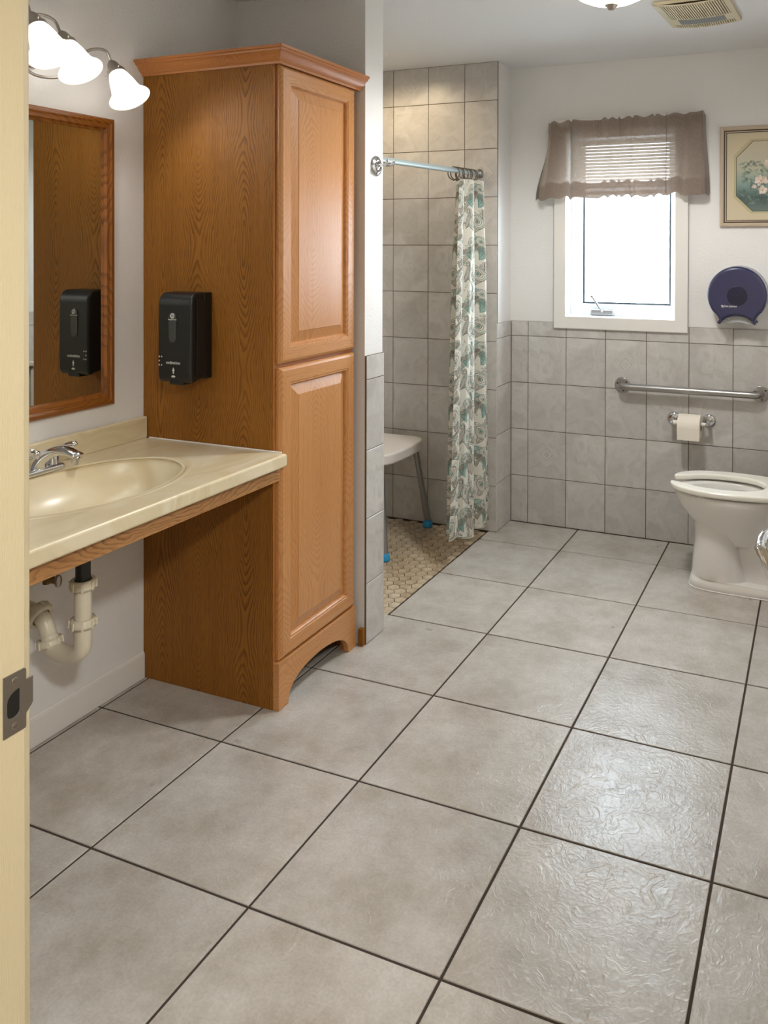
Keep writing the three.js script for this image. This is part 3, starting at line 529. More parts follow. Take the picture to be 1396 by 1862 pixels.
// ---------------------------------------------------------------- lamps
function shadeGlow(r, g, b, k) { return phys({ color: rgb(248, 245, 238), roughness: 1, transmission: 0.45, thickness: 0, emissive: new THREE.Color().setRGB(r, g, b), emissiveIntensity: k, side: THREE.DoubleSide }); }
function spotLamp(parent, pos, cd, color, size, angle = 1.5) { const l = new THREE.SpotLight(color, cd, 0, angle, 0.35, 2); l.name = 'lamp_light'; l.position.set(...pos); l.castShadow = true; l.shadow.radius = size / 0.02; l.shadow.bias = -0.001; parent.add(l); l.target.position.set(pos[0], pos[1] - 1, pos[2]); l.target.name = 'lamp_aim'; parent.add(l.target); return l; }
{
  const f = thing('vanity_light', 'brushed metal wall light with bell-shaped white glass shades above mirror', 'wall lamp');
  const glow = shadeGlow(1.0, 0.99, 0.96, 0.5);
  // back plate and swan arms
  mesh('back_plate', (() => { const g = rbox(0.001, 0.020, 1.925, 2.005, -0.235, -0.055, 0.008, 3); return g; })(), M.nickel, f);
  const lamps = [[0.155, 2.030, -0.105, 0.25], [0.100, 2.020, -0.245, 0.3], [0.100, 1.975, -0.420, 0.3], [0.100, 1.985, 0.085, 0.3]];
  const arms = [[[0.015, 1.985, -0.14], [0.05, 2.045, -0.13], [0.10, 2.072, -0.115], [0.135, 2.060, -0.108], [0.150, 2.034, -0.105]],
    [[0.015, 1.975, -0.17], [0.035, 2.03, -0.18], [0.060, 2.066, -0.20], [0.085, 2.056, -0.232], [0.096, 2.024, -0.243]],
    [[0.015, 1.940, -0.17], [0.05, 1.900, -0.20], [0.075, 1.905, -0.26], [0.07, 1.96, -0.315], [0.080, 2.005, -0.365], [0.093, 2.008, -0.405], [0.098, 1.980, -0.419]],
    [[0.015, 1.945, -0.10], [0.05, 1.905, -0.07], [0.075, 1.93, -0.02], [0.085, 2.01, 0.03], [0.097, 1.988, 0.083]]];
  lamps.forEach(([x, y, z, tilt], k) => {
    const s = new THREE.Group(); s.name = 'lamp_head'; f.add(s); s.position.set(x, y, z); s.rotation.z = 0.58; s.scale.setScalar(0.84);
    mesh('arm', tube(arms[k], 0.0042, 48, 10), M.nickel, f);
    mesh('socket_cup', lathe([[0, 0.008], [0.010, 0.006], [0.017, -0.004], [0.025, -0.030], [0.030, -0.036], [0.0315, -0.048], [0.029, -0.050]], 28), M.nickel, s);
    mesh('shade', lathe([[0.027, -0.044], [0.034, -0.062], [0.041, -0.085], [0.046, -0.108], [0.052, -0.128], [0.062, -0.146], [0.072, -0.156]], 40), glow, s);
    const b = new THREE.SphereGeometry(0.024, 20, 16); b.translate(0, -0.098, 0); mesh('bulb', b, std({ color: 0xffffff, emissive: new THREE.Color().setRGB(1, 0.985, 0.95), emissiveIntensity: 10 }), s);
    spotLamp(s, [0, -0.158, 0], LIGHT.vanity, new THREE.Color().setRGB(1, 0.995, 0.98), 0.045, 1.55);
    for (let q = 0; q < 3; q++) { const a = q * 2.1 + 0.5, c = cyl([0.029 * Math.cos(a), -0.043, 0.029 * Math.sin(a)], [0.042 * Math.cos(a), -0.043, 0.042 * Math.sin(a)], 0.0025); mesh('thumb_screw', c, M.nickel, s); }
  });
}
{
  const x = 1.398, z = -1.345, f = thing('ceiling_light', 'glass dome ceiling light at the top edge of the picture', 'ceiling lamp', [x, H, z]);
  mesh('canopy', lathe([[0, -0.002], [0.165, -0.002], [0.168, -0.012], [0.160, -0.022], [0.12, -0.024]], 48), M.nickel, f);
  mesh('dome', lathe([[0.150, -0.020], [0.148, -0.034], [0.135, -0.055], [0.112, -0.074], [0.082, -0.088], [0.045, -0.097], [0.0, -0.100]], 56), shadeGlow(1.0, 0.955, 0.82, 8.5), f);
  mesh('finial', lathe([[0, -0.122], [0.010, -0.120], [0.014, -0.112], [0.022, -0.106], [0.023, -0.100], [0, -0.098]], 24), M.nickel, f);
  spotLamp(f, [0, -0.135, 0], LIGHT.dome, new THREE.Color().setRGB(1, 0.995, 0.975), 0.11);
}
{
  const f = thing('shower_light', 'small recessed ceiling lamp inside the shower', 'ceiling lamp', [0.055, H, -2.02]);
  mesh('trim_ring', lathe([[0.055, -0.002], [0.058, -0.008], [0.085, -0.006], [0.088, -0.001]], 40), M.trim, f);
  mesh('lens', lathe([[0, -0.006], [0.03, -0.0055], [0.056, -0.002]], 36), std({ color: 0xffffff, emissive: new THREE.Color().setRGB(1, 0.80, 0.48), emissiveIntensity: 4 }), f);
  spotLamp(f, [0, -0.03, 0], LIGHT.shower, new THREE.Color().setRGB(1, 0.80, 0.52), 0.045);
}
{
  const f = thing('hall_light', 'round ceiling lamp in the hall beside the camera', 'ceiling lamp', [2.68, 2.42, 1.62]);
  mesh('canopy', lathe([[0, -0.002], [0.15, -0.002], [0.15, -0.02], [0.12, -0.024]], 40), M.trim, f);
  mesh('dome', lathe([[0.13, -0.02], [0.12, -0.05], [0.08, -0.075], [0, -0.085]], 40), shadeGlow(1, 0.9, 0.7, 1.5), f);
  spotLamp(f, [0, -0.13, 0], LIGHT.hall, new THREE.Color().setRGB(1, 0.99, 0.96), 0.1);
}
// exhaust fan
{
  const f = thing('exhaust_fan', 'cream ceiling exhaust fan grille with a grey lens panel', 'exhaust fan', [1.618, H, -1.872]); f.rotation.y = -0.06;
  const W = 0.275, D = 0.345, mat = std({ color: rgb(206, 194, 166), roughness: 0.5 });
  // slightly bowed cover: a frame of strips with slots between
  const dip = (x) => -0.013 - 0.010 * (1 - (2 * x / W) ** 2);
  const strip = (x0, x1, z0, z1, n = 10) => { const gs = []; for (let i = 0; i < n; i++) { const a = mix(x0, x1, i / n), b = mix(x0, x1, (i + 1) / n), ya = dip(a), yb = dip(b); const g = new THREE.BoxGeometry(b - a + 0.0002, 0.003, z1 - z0); g.rotateZ(Math.atan2(yb - ya, b - a)); g.translate((a + b) / 2, (ya + yb) / 2, (z0 + z1) / 2); gs.push(g); } return merge(gs); };
  const X = W / 2, Z = D / 2;
  mesh('housing', box(-X + 0.004, X - 0.004, -0.011, -0.0005, -Z + 0.004, Z - 0.004), std({ color: rgb(84, 58, 30), roughness: 0.8 }), f).userData.label = 'rust-brown fan housing behind the slots';
  mesh('cover_frame', merge([strip(-X, X, -Z, -Z + 0.010), strip(-X, X, Z - 0.010, Z), strip(-X, X, -Z + 0.050, -Z + 0.060), strip(-X, X, -Z + 0.128, -Z + 0.138), strip(-X, -X + 0.020, -Z, Z, 2), strip(X - 0.020, X, -Z, Z, 2), box(-X, -X + 0.003, -0.015, -0.001, -Z, Z), box(X - 0.003, X, -0.015, -0.001, -Z, Z), box(-X, X, -0.014, -0.001, -Z, -Z + 0.003), box(-X, X, -0.014, -0.001, Z - 0.003, Z), strip(-X + 0.02, -X + 0.048, -Z + 0.060, -Z + 0.128, 2), strip(X - 0.048, X - 0.02, -Z + 0.060, -Z + 0.128, 2)]), mat, f);
  mesh('lens_panel', strip(-X + 0.047, X - 0.047, -Z + 0.059, -Z + 0.129, 10).translate(0, -0.0004, 0), std({ color: rgb(120, 122, 122), roughness: 0.4 }), f);
  for (const [a, b] of [[-Z + 0.010, -Z + 0.050], [-Z + 0.138, Z - 0.010]]) for (let i = 0; i < 26; i++) { const x = -X + 0.0245 + i * 0.00905; const g = new THREE.BoxGeometry(0.0048, 0.006, b - a + 0.002); g.rotateZ(0.0); g.translate(x, dip(x), (a + b) / 2); mesh('slat', g, mat, f); }
}

// ---------------------------------------------------------------- soap dispenser on the cabinet side
const font = await new FontLoader().loadAsync('fonts/droid/droid_sans_bold.typeface.json');
const text = (s, size, depth = 0.0004) => { const g = new TextGeometry(s, { font, size, depth, curveSegments: 3, bevelEnabled: false }); g.computeBoundingBox(); const b = g.boundingBox; g.translate(-(b.min.x + b.max.x) / 2, -(b.min.y + b.max.y) / 2, 0); return g; };
{
  const d = thing('soap_dispenser', 'black automatic soap dispenser mounted on the oak cabinet side', 'dispenser', [0.219, 1.145, -0.6448]);
  const W = 0.131, Hh = 0.276, D = 0.096;
  mesh('back_plate', rbox(-W / 2 + 0.002, W / 2 + 0.001, -Hh / 2 + 0.004, Hh / 2 - 0.001, 0, 0.036, 0.004), M.blackSide, d);
  // front shell: side profile (z, y) extruded across x
  const s = new THREE.Shape(); s.moveTo(0.034, Hh / 2); s.lineTo(D - 0.030, Hh / 2 - 0.001); s.quadraticCurveTo(D - 0.004, Hh / 2 - 0.004, D - 0.002, Hh / 2 - 0.040); s.lineTo(D, -Hh / 2 + 0.052); s.lineTo(D - 0.001, -Hh / 2 + 0.018); s.quadraticCurveTo(D - 0.003, -Hh / 2 - 0.002, D - 0.014, -Hh / 2 - 0.003); s.lineTo(0.060, -Hh / 2 + 0.004); s.lineTo(0.034, -Hh / 2 + 0.008); s.closePath();
  const g = extrude(s, W - 0.014, 0.007, [], 16); g.translate(0, 0, -(W - 0.014) / 2); g.rotateY(-Math.PI / 2); mesh('cover', g, M.black, d);
  mesh('cover_rib', rbox(W / 2 - 0.0005, W / 2 + 0.0035, -Hh / 2 + 0.02, Hh / 2 - 0.02, 0.034, 0.072, 0.0015), M.black, d);
  const zf = D + 0.0001;
  const win = new THREE.Shape(); win.absellipse(0, 0.032, 0.0145, 0.0145, 0, Math.PI, false); win.lineTo(-0.0145, -0.030); win.absellipse(0, -0.032, 0.0145, 0.0145, Math.PI, Math.PI * 2, false); win.closePath();
  const wg = extrude(win, 0.0022, 0.0008, [], 14); wg.translate(-0.006, 0.030, zf - 0.0022); mesh('sight_window', wg, M.smoke, d);
  const put = (g, x, y, z = zf) => { g.translate(x, y, z); return g; };
  const ring = new THREE.TorusGeometry(0.0066, 0.0015, 6, 20); 
  mesh('emblem', merge([put(ring, -0.005, 0.066, zf + 0.0012), put(text('G', 0.0075), -0.005, 0.066, zf + 0.0012)]), M.print, d);
  mesh('lettering', put(text('Georgia-Pacific', 0.0034), -0.005, 0.0545, zf + 0.0012), M.print, d);
  mesh('lettering', put(text('enMotion', 0.0086), -0.003, -0.079), M.print, d);
  const arrow = new THREE.Shape([[0, 0.013], [0.0052, 0.002], [0.0022, 0.002], [0.0022, -0.007], [-0.0022, -0.007], [-0.0022, 0.002], [-0.0052, 0.002]].map((p) => new THREE.Vector2(...p)));
  const hand = new THREE.Shape(); hand.absellipse(0, -0.0155, 0.0075, 0.0034, 0, Math.PI * 2);
  const ag = merge([extrude(arrow, 0.0004), extrude(hand, 0.0004)]); mesh('hand_symbol', put(ag, -0.002, -0.106, zf - 0.0001), M.print, d);
  for (const [x, y] of [[-0.058, -0.062], [-0.049, -0.062], [-0.058, -0.075], [-0.058, -0.088], [-0.049, -0.088]]) mesh('indicator_dot', orient(lathe([[0, 0.0008], [0.0022, 0.0007], [0.0025, 0]], 12), [0, 0, 1], [x, y, zf - 0.0003]), M.print, d);
  mesh('nozzle', rbox(-0.024, 0.030, -Hh / 2 - 0.011, -Hh / 2 + 0.012, D - 0.060, D - 0.004, 0.006, 3), M.black, d);
}

// ---------------------------------------------------------------- robe hook on the stub wall end
{
  const h = thing('robe_hook', 'round chrome robe hook on the end of the white stub wall', 'hook', [XP + 0.0003, 1.724, -1.197]);
  mesh('rosette', orient(lathe([[0, 0.014], [0.008, 0.014], [0.011, 0.010], [0.018, 0.010], [0.022, 0.013], [0.026, 0.011], [0.030, 0.008], [0.036, 0.006], [0.0375, 0.0]], 40), [1, 0, 0], [0, 0, 0]), M.chrome, h);
  mesh('stem', cyl([0.010, 0, 0], [0.034, 0.002, 0], 0.0055, 0.005), M.chrome, h);
  for (const s of [-1, 1]) { const p = mesh('prong', tube([[0.032, 0.002, 0], [0.044, 0.0, s * 0.010], [0.056, 0.004, s * 0.020], [0.062, 0.014, s * 0.025]], 0.0042, 20, 10), M.chrome, h); const b = new THREE.SphereGeometry(0.0058, 14, 10); b.translate(0.062, 0.015, s * 0.025); mesh('prong_tip', b, M.chrome, p); }
}
// ---------------------------------------------------------------- shower curtain rod, rings, curtain
const RODA = [0.533, 1.756, ZP1 - 0.001], RODB = [0.470, 1.802, ZS + 0.001];
{
  const r = thing('curtain_rod', 'pale grey metal shower curtain rod across the shower opening', 'curtain rod');
  mesh('rod', cyl(RODA, RODB, 0.0125, 0.0125, 24), M.rod, r);
  mesh('flange', orient(lathe([[0, 0.012], [0.020, 0.011], [0.026, 0.003], [0.027, 0]], 28), [0, 0, -1], RODA), M.rod, r);
  mesh('flange', orient(lathe([[0, 0.022], [0.0165, 0.022], [0.019, 0.006], [0.024, 0.003], [0.025, 0]], 28), [0, 0, 1], RODB), M.steel, r);
}
const rodAt = (z) => { const t = (z - RODA[2]) / (RODB[2] - RODA[2]); return [mix(RODA[0], RODB[0], t), mix(RODA[1], RODB[1], t), z]; };
const ringZ = [-2.045, -2.085, -2.125, -2.160, -2.200, -2.235, -2.270, -2.305];
{
  const ord = ['first', 'second', 'third', 'fourth', 'fifth', 'sixth', 'seventh', 'eighth'];
  ringZ.forEach((z, k) => { const [x, y] = rodAt(z), g = thing('curtain_ring', `dark metal curtain ring, ${ord[k]} from the near edge of the shower curtain`, 'ring', [x, y - 0.0138, z], 'shower curtain rings'); g.rotation.y = 0.35 * Math.sin(k * 2.3);
    mesh('hoop', new THREE.TorusGeometry(0.0295, 0.0026, 8, 28), M.ringMetal, g); const b = new THREE.SphereGeometry(0.005, 10, 8); b.translate(0, -0.0315, 0); mesh('bead', b, M.ringMetal, g); });
}
{
  // printed cotton: mirrored paisley, drawn flat
  const print = canvasTex(1024, 1536, (c, W, Hh) => {
    c.fillStyle = '#d4d0c3'; c.fillRect(0, 0, W, Hh); const r = rng(99);
    const BR = '#82796a', DK = '#57534b', TE = '#88a299', TD = '#5b867d', LT = '#b3ab9b';
    const leaf = (x, y, a, L, w, fill, vein = true) => { c.save(); c.translate(x, y); c.rotate(a); c.beginPath(); c.moveTo(0, 0); c.quadraticCurveTo(w, -L * 0.45, 0, -L); c.quadraticCurveTo(-w, -L * 0.45, 0, 0); if (fill) { c.fillStyle = fill; c.fill(); } c.lineWidth = 3; c.strokeStyle = DK; c.stroke(); if (vein) { c.lineWidth = 2; c.beginPath(); c.moveTo(0, 0); c.lineTo(0, -L * 0.9); for (let k = 1; k < 6; k++) { c.moveTo(0, -L * k / 7); c.lineTo(w * 0.35, -L * k / 7 - 12); c.moveTo(0, -L * k / 7); c.lineTo(-w * 0.35, -L * k / 7 - 12); } c.stroke(); } c.restore(); };
    const drop = (x, y, a, s) => { c.save(); c.translate(x, y); c.rotate(a); c.scale(s, s);
      const path = (k) => { c.beginPath(); c.moveTo(0, -150 * k); c.bezierCurveTo(60 * k, -90 * k, 95 * k, 0, 60 * k, 70 * k); c.bezierCurveTo(30 * k, 120 * k, -60 * k, 110 * k, -70 * k, 40 * k); c.bezierCurveTo(-78 * k, -30 * k, -30 * k, -70 * k, 0, -150 * k); };
      path(1); c.fillStyle = BR; c.fill(); path(0.93); c.fillStyle = '#dcd8cb'; c.fill(); path(0.82); c.fillStyle = TE; c.fill(); path(0.72); c.fillStyle = '#d6d2c4'; c.fill(); path(0.56); c.lineWidth = 6; c.strokeStyle = BR; c.stroke(); path(0.36); c.fillStyle = LT; c.fill(); c.lineWidth = 5; c.strokeStyle = DK; c.stroke(); path(0.18); c.fillStyle = TD; c.fill();
      c.strokeStyle = DK; c.lineWidth = 3; for (let k = 0; k < 22; k++) { const t = k / 22 * Math.PI * 2; c.beginPath(); c.arc(72 * Math.cos(t) * 0.93, 10 + 92 * Math.sin(t) * 0.93, 6, 0, 7); c.stroke(); } c.restore(); };
    const flower = (x, y, s) => { for (let k = 0; k < 6; k++) { c.save(); c.translate(x, y); c.rotate(k * Math.PI / 3); c.beginPath(); c.ellipse(0, -s * 0.6, s * 0.32, s * 0.55, 0, 0, 7); c.fillStyle = k % 2 ? LT : '#cfcabb'; c.fill(); c.lineWidth = 3; c.strokeStyle = DK; c.stroke(); c.restore(); } c.beginPath(); c.arc(x, y, s * 0.25, 0, 7); c.fillStyle = TD; c.fill(); c.stroke(); };
    const plume = (x, y, a, L, bend, col) => { c.save(); c.translate(x, y); c.rotate(a); c.strokeStyle = col; c.lineWidth = 5; c.beginPath(); c.moveTo(0, 0); c.quadraticCurveTo(bend, -L / 2, 0, -L); c.stroke(); c.lineWidth = 3.2; for (let k = 1; k < 22; k++) { const t = k / 22, px = 2 * t * (1 - t) * bend, py = -L * t, w = 46 * Math.sin(Math.PI * Math.min(1, t * 0.9 + 0.1)); for (const q of [-1, 1]) { c.beginPath(); c.moveTo(px, py); c.quadraticCurveTo(px + q * w * 0.7, py - 4, px + q * w, py - 26); c.stroke(); } } c.restore(); };
    const half = () => {
      for (let row = 0; row < 3; row++) {
        const y = row * 512;
        for (const [o, wd, col] of [[0, 22, LT], [-15, 4, DK], [15, 4, DK], [30, 9, TE], [42, 4, DK]]) { c.lineWidth = wd; c.strokeStyle = col; c.beginPath(); c.moveTo(0, y + 70 + o); c.bezierCurveTo(150, y - 10 + o, 330, y + 70 + o, 512, y + 260 + o); c.stroke(); }
        for (const [o, wd, col] of [[0, 14, BR], [-11, 3, DK], [11, 3, DK], [24, 8, TE]]) { c.lineWidth = wd; c.strokeStyle = col; c.beginPath(); c.moveTo(0, y + 450 + o); c.bezierCurveTo(120, y + 400 + o, 240, y + 350 + o, 300, y + 220 + o); c.stroke(); }
        plume(20, y + 240, 0.15, 150, 40, BR); plume(500, y + 480, -0.3, 190, -50, DK); plume(330, y + 520, 0.5, 170, 40, BR); plume(240, y + 60, 1.5, 150, 30, TD); plume(60, y + 505, 0.9, 160, -30, DK); plume(470, y + 200, -0.9, 140, 30, BR); plume(200, y + 330, -0.6, 150, 30, DK); plume(120, y + 90, 0.4, 130, 30, BR); plume(400, y + 270, 0.7, 130, -30, TD); plume(20, y + 120, 0.8, 120, 30, BR); plume(330, y + 230, -0.2, 120, 24, BR);
        drop(140, y + 215, 0.5, 0.95); drop(385, y + 400, -0.7, 0.85); drop(420, y + 90, 2.2, 0.6); drop(40, y + 390, -0.2, 0.5); drop(250, y + 455, 1.9, 0.5);
        for (let k = 0; k < 9; k++) leaf(30 + k * 58, y + 40 + 20 * k, 0.3 + 0.18 * k, 82, 30, k % 3 === 0 ? TE : k % 3 === 1 ? LT : null);
        for (let k = 0; k < 6; k++) leaf(40 + k * 46, y + 440 - k * 30, -0.7 + 0.1 * k, 74, 28, k % 2 ? LT : null);
        flower(300, y + 150, 38); flower(60, y + 310, 32); flower(300, y + 330, 30); flower(480, y + 300, 30); flower(180, y + 400, 26);
        for (let k = 0; k < 60; k++) { c.beginPath(); c.arc(r() * 512, y + r() * 512, 4 + 5 * r(), 0, 7); c.lineWidth = 2.5; c.strokeStyle = r() < 0.3 ? TD : DK; c.stroke(); }
      }
    };
    half(); c.save(); c.translate(1024, 0); c.scale(-1, 1); half(); c.restore();
  });
  const cloth = phys({ map: print, roughness: 0.8, transmission: 0.05, thickness: 0, side: THREE.DoubleSide });
  // plan of the folds, from the near free edge to the wall
  const n = 260, m = 40, folds = 4.2, P = [];
  const r = rng(5), ph = [...Array(8)].map(() => r());
  for (let i = 0; i <= n; i++) {
    const s = i / n, row = [];
    for (let j = 0; j <= m; j++) {
      const t = j / m;                              // 0 top, 1 bottom
      const flare = Math.pow(t, 0.8);
      const zA = mix(-2.045, -1.875, flare), zB2 = mix(-2.345, -2.365, t);
      const a = s * folds * Math.PI * 2 + 0.6 + 0.5 * Math.sin(s * 9 + ph[0] * 6) + 0.25 * Math.sin(t * 3 + s * 6);
      const amp = mix(0.034, 0.046, smooth(0, 0.3, t)) * (0.8 + 0.35 * Math.sin(s * 13 + ph[1] * 6));
      const [rx, ry] = rodAt(zA + (zB2 - zA) * s);
      const lean = mix(0, -0.005, t) + 0.035 * flare * (1 - s);
      const z = zA + (zB2 - zA) * s + 0.012 * Math.cos(a * 1.0 + 0.4) * mix(0.4, 1, t);
      const top = ry - 0.040 - 0.006 * (1 - Math.cos(a)) , bot = mix(0.128, 0.058, smooth(0, 0.6, s)) + 0.008 * Math.sin(s * 11) + 0.015 * s;
      row.push([Math.min(rx + 0.030 + amp * Math.sin(a) - lean * 0 + 0.02 * t, 0.563), mix(top, bot, t), z]);
    }
    P.push(row);
  }
  const len = [0]; for (let i = 1; i <= n; i++) { const a = P[i - 1][30], b = P[i][30]; len.push(len[i - 1] + Math.hypot(a[0] - b[0], a[2] - b[2])); }
  const c = thing('shower_curtain', 'white shower curtain with teal and grey paisley print gathered at the wall', 'curtain');
  mesh('cloth', grid(P, false, (i, j) => [len[i] / 0.47 + 0.13, 1 - j / m * 2.2]), cloth, c);
  const hem = P.map((q) => [q[m][0], q[m][1], q[m][2]]).filter((_, i) => i % 3 === 0); mesh('hem', tube(hem, 0.0028, 240, 6), cloth, c);
}
// ---------------------------------------------------------------- shower chair
{
  const c = thing('shower_chair', 'white plastic shower seat with grey legs and blue feet', 'shower seat', [0, 0, 0]);
  const yT = 0.466, s = new THREE.Shape();     // plan: shape y = -z
  s.moveTo(-0.19, 1.885); s.lineTo(0.10, 1.872); s.quadraticCurveTo(0.208, 1.872, 0.224, 1.96); s.quadraticCurveTo(0.242, 2.10, 0.226, 2.245); s.quadraticCurveTo(0.212, 2.318, 0.13, 2.322); s.lineTo(-0.19, 2.316); s.quadraticCurveTo(-0.27, 2.31, -0.272, 2.22); s.lineTo(-0.272, 1.975); s.quadraticCurveTo(-0.27, 1.89, -0.19, 1.885);
  const g = extrude(s, 0.032, 0.010, [], 20); g.rotateX(-Math.PI / 2); g.translate(0, yT - 0.042, 0); mesh('seat', g, M.chairPlastic, c);
  for (const [tx, tz, fx, fz] of [[0.175, -1.925, 0.236, -1.852], [0.175, -2.270, 0.212, -2.345], [-0.215, -1.925, -0.28, -1.86], [-0.215, -2.270, -0.27, -2.345]]) {
    const l = mesh('leg', cyl([fx, 0.03, fz], [tx, yT - 0.03, tz], 0.0135, 0.0145, 18), M.chairLeg, c);
    const k = 0.55; mesh('leg_extension', cyl([fx, 0.028, fz], [mix(fx, tx, 0.33), mix(0.03, yT, 0.33), mix(fz, tz, 0.33)], 0.0165, 0.0165, 18), M.chairLeg, l);
    mesh('foot', (() => { const q = lathe([[0, 0], [0.024, 0], [0.0255, 0.006], [0.023, 0.022], [0.019, 0.034], [0.0, 0.035]], 24); q.translate(fx, 0.0005, fz); return q; })(), M.blueRubber, l);
  }
  mesh('cross_brace', merge([cyl([0.18, 0.40, -1.93], [-0.22, 0.40, -2.265], 0.009), cyl([0.18, 0.395, -2.265], [-0.22, 0.395, -1.93], 0.009)]), M.chairLeg, c);
}
// ---------------------------------------------------------------- window blind and valance
{
  const b = thing('window_blind', 'thin horizontal window blind pulled up behind the brown valance', 'blind'); const slatMat = phys({ color: rgb(226, 220, 210), roughness: 0.7, transmission: 0.4, thickness: 0 });
  const zb = ZB - 0.040, x0 = WX0 + 0.012, x1 = WX1 - 0.012;
  mesh('head_rail', rbox(x0, x1, WY1 - 0.030, WY1 - 0.002, zb - 0.014, zb + 0.014, 0.003), M.vinyl, b);
  for (let y = WY1 - 0.045, k = 0; y > 1.725; y -= 0.0165, k++) { const g = new THREE.BoxGeometry(x1 - x0, 0.0008, 0.020); g.rotateX(0.82); g.translate((x0 + x1) / 2, y, zb); mesh('slat', g, slatMat, b); }
  mesh('bottom_rail', rbox(x0, x1, 1.700, 1.716, zb - 0.011, zb + 0.011, 0.003), M.vinyl, b);
  for (const x of [x0 + 0.08, x1 - 0.08]) mesh('ladder_cord', cyl([x, 1.705, zb], [x, WY1 - 0.02, zb], 0.001, 0.001, 6), M.vinyl, b);
}
{
  const weave = tex(512, 512, (u, v) => g3(128 + 60 * Math.sin(u * Math.PI * 2 * 96) * 0.6 + 60 * Math.sin(v * Math.PI * 2 * 96) * 0.6 + 40 * N1(u * 128, v * 128, 128)), false);
  const wv = tex(512, 512, (u, v) => { const k = 1 + 0.07 * N2(u * 200, v * 14, 200, 14) + 0.06 * N3(u * 14, v * 200, 14, 200); return [150 * k, 134 * k, 122 * k]; });
  const cloth = phys({ map: wv, roughness: 0.95, transmission: 0.36, thickness: 0, transparent: true, opacity: 0.93, bumpMap: weave, bumpScale: 0.0004, side: THREE.DoubleSide });
  const n = 300, m = 46, P = [], r = rng(41), ks = [...Array(9)].map((_, k) => [14 + k * 9 + r() * 8, r() * 6.3, 1.2 - 0.07 * k + 0.4 * r()]);
  const fph = (s) => s * 58 + 2.6 * Math.sin(s * 9 + 1) + 1.5 * Math.sin(s * 23 + 2), famp = (s) => 0.55 + 0.45 * Math.sin(s * 17 + 0.5) * Math.sin(s * 7.3 + 2);
  const gather = (s) => { let a = 0; for (const [f, p, w] of ks) a += w * Math.sin(s * f + p + 1.2 * Math.sin(s * 5 + p)); a /= 4; return Math.sign(a) * Math.pow(Math.abs(a), 0.8); };
  const xl = 0.782, xr = 1.556, zw = ZB - 0.006, D = 0.078;
  for (let i = 0; i <= n; i++) {
    const s = i / n, row = [];
    // plan path: wall -> out -> across -> back to the wall
    const Lr = 0.085, L = xr - xl + 2 * Lr - 0.04, q = s * L; let bx, bz;
    const k0 = smooth(0, 0.105, q), k1 = smooth(0, 0.105, L - q);
    bz = zw + D * Math.min(Math.sqrt(k0), Math.sqrt(k1)); bx = mix(xl, xr, clamp((q - 0.065) / (L - 0.13)));
    bx = q < 0.16 ? mix(xl, bx, smooth(0.0, 0.16, q)) : (L - q < 0.16 ? mix(xr, bx, smooth(0, 0.16, L - q)) : bx);
    for (let j = 0; j <= m; j++) {
      const t = j / m, ga = gather(s * 0.8);
      const y0 = 2.060 + 0.010 * (s) + 0.006 * Math.sin(fph(s) * 1.7), drop = 0.386 + 0.004 * Math.sin(s * 21 + 1) + 0.006 * Math.sin(fph(s)) * famp(s);
      const y = y0 - t * drop;
      const env = t < 0.09 ? 0.7 + 0.3 * t / 0.09 : t < 0.16 ? 0.75 : 1.0;
      const rod = t > 0.035 && t < 0.155 ? Math.sin((t - 0.035) / 0.12 * Math.PI) : 0;
      let z = bz + 0.008 * ga * env * (0.7 + 0.4 * t) + 0.014 * famp(s) * Math.sin(fph(s)) * mix(0.7, 1, t) + 0.007 * rod + 0.007 * gather(s * 2.2 + 1) * (1 - smooth(0.1, 0.4, t));
      if (t > 0.78) z += 0.0035 * (Math.min(k0, k1) > 0.9 ? 1 : 0.3);
      const fl = smooth(0.1, 1, t); let x = bx + 0.0165 * famp(s) * Math.sin(fph(s) + 1.4 + 0.5 * t) * mix(1.1, 0.8, t) * smooth(0.02, 0.1, s) * (1 - smooth(0.9, 0.98, s)); x += (s < 0.16 ? -0.078 * fl * (1 - s / 0.16) : 0) + (s > 0.84 ? 0.020 * fl * (s - 0.84) / 0.16 : 0);
      row.push([x, y, Math.max(z, ZB + 0.0015)]);
    }
    P.push(row);
  }
  const v = thing('valance', 'taupe fabric window valance gathered on a rod', 'curtain');
  mesh('cloth', grid(P, false, (i, j) => [i / n * 3.2, j / m * 1.4]), cloth, v);
  const J0 = Math.round(m * 0.80), band = P.map((row) => row.slice(J0).map(([x, y, z]) => [x, y, z + (z > ZB + 0.02 ? -0.0022 : 0.001)])); mesh('hem', grid(band, false, (i, j) => [i / n * 3.2, j / m * 1.4]), cloth, v);
  const pocket = P.map((row) => row.slice(Math.round(m * 0.03), Math.round(m * 0.18)).map(([x, y, z]) => [x, y, Math.max(z - 0.022, ZB + 0.001)])); mesh('rod_pocket', grid(pocket, false, (i, j) => [i / n * 3.2, j / m * 1.4 + 0.5]), cloth, v);
}
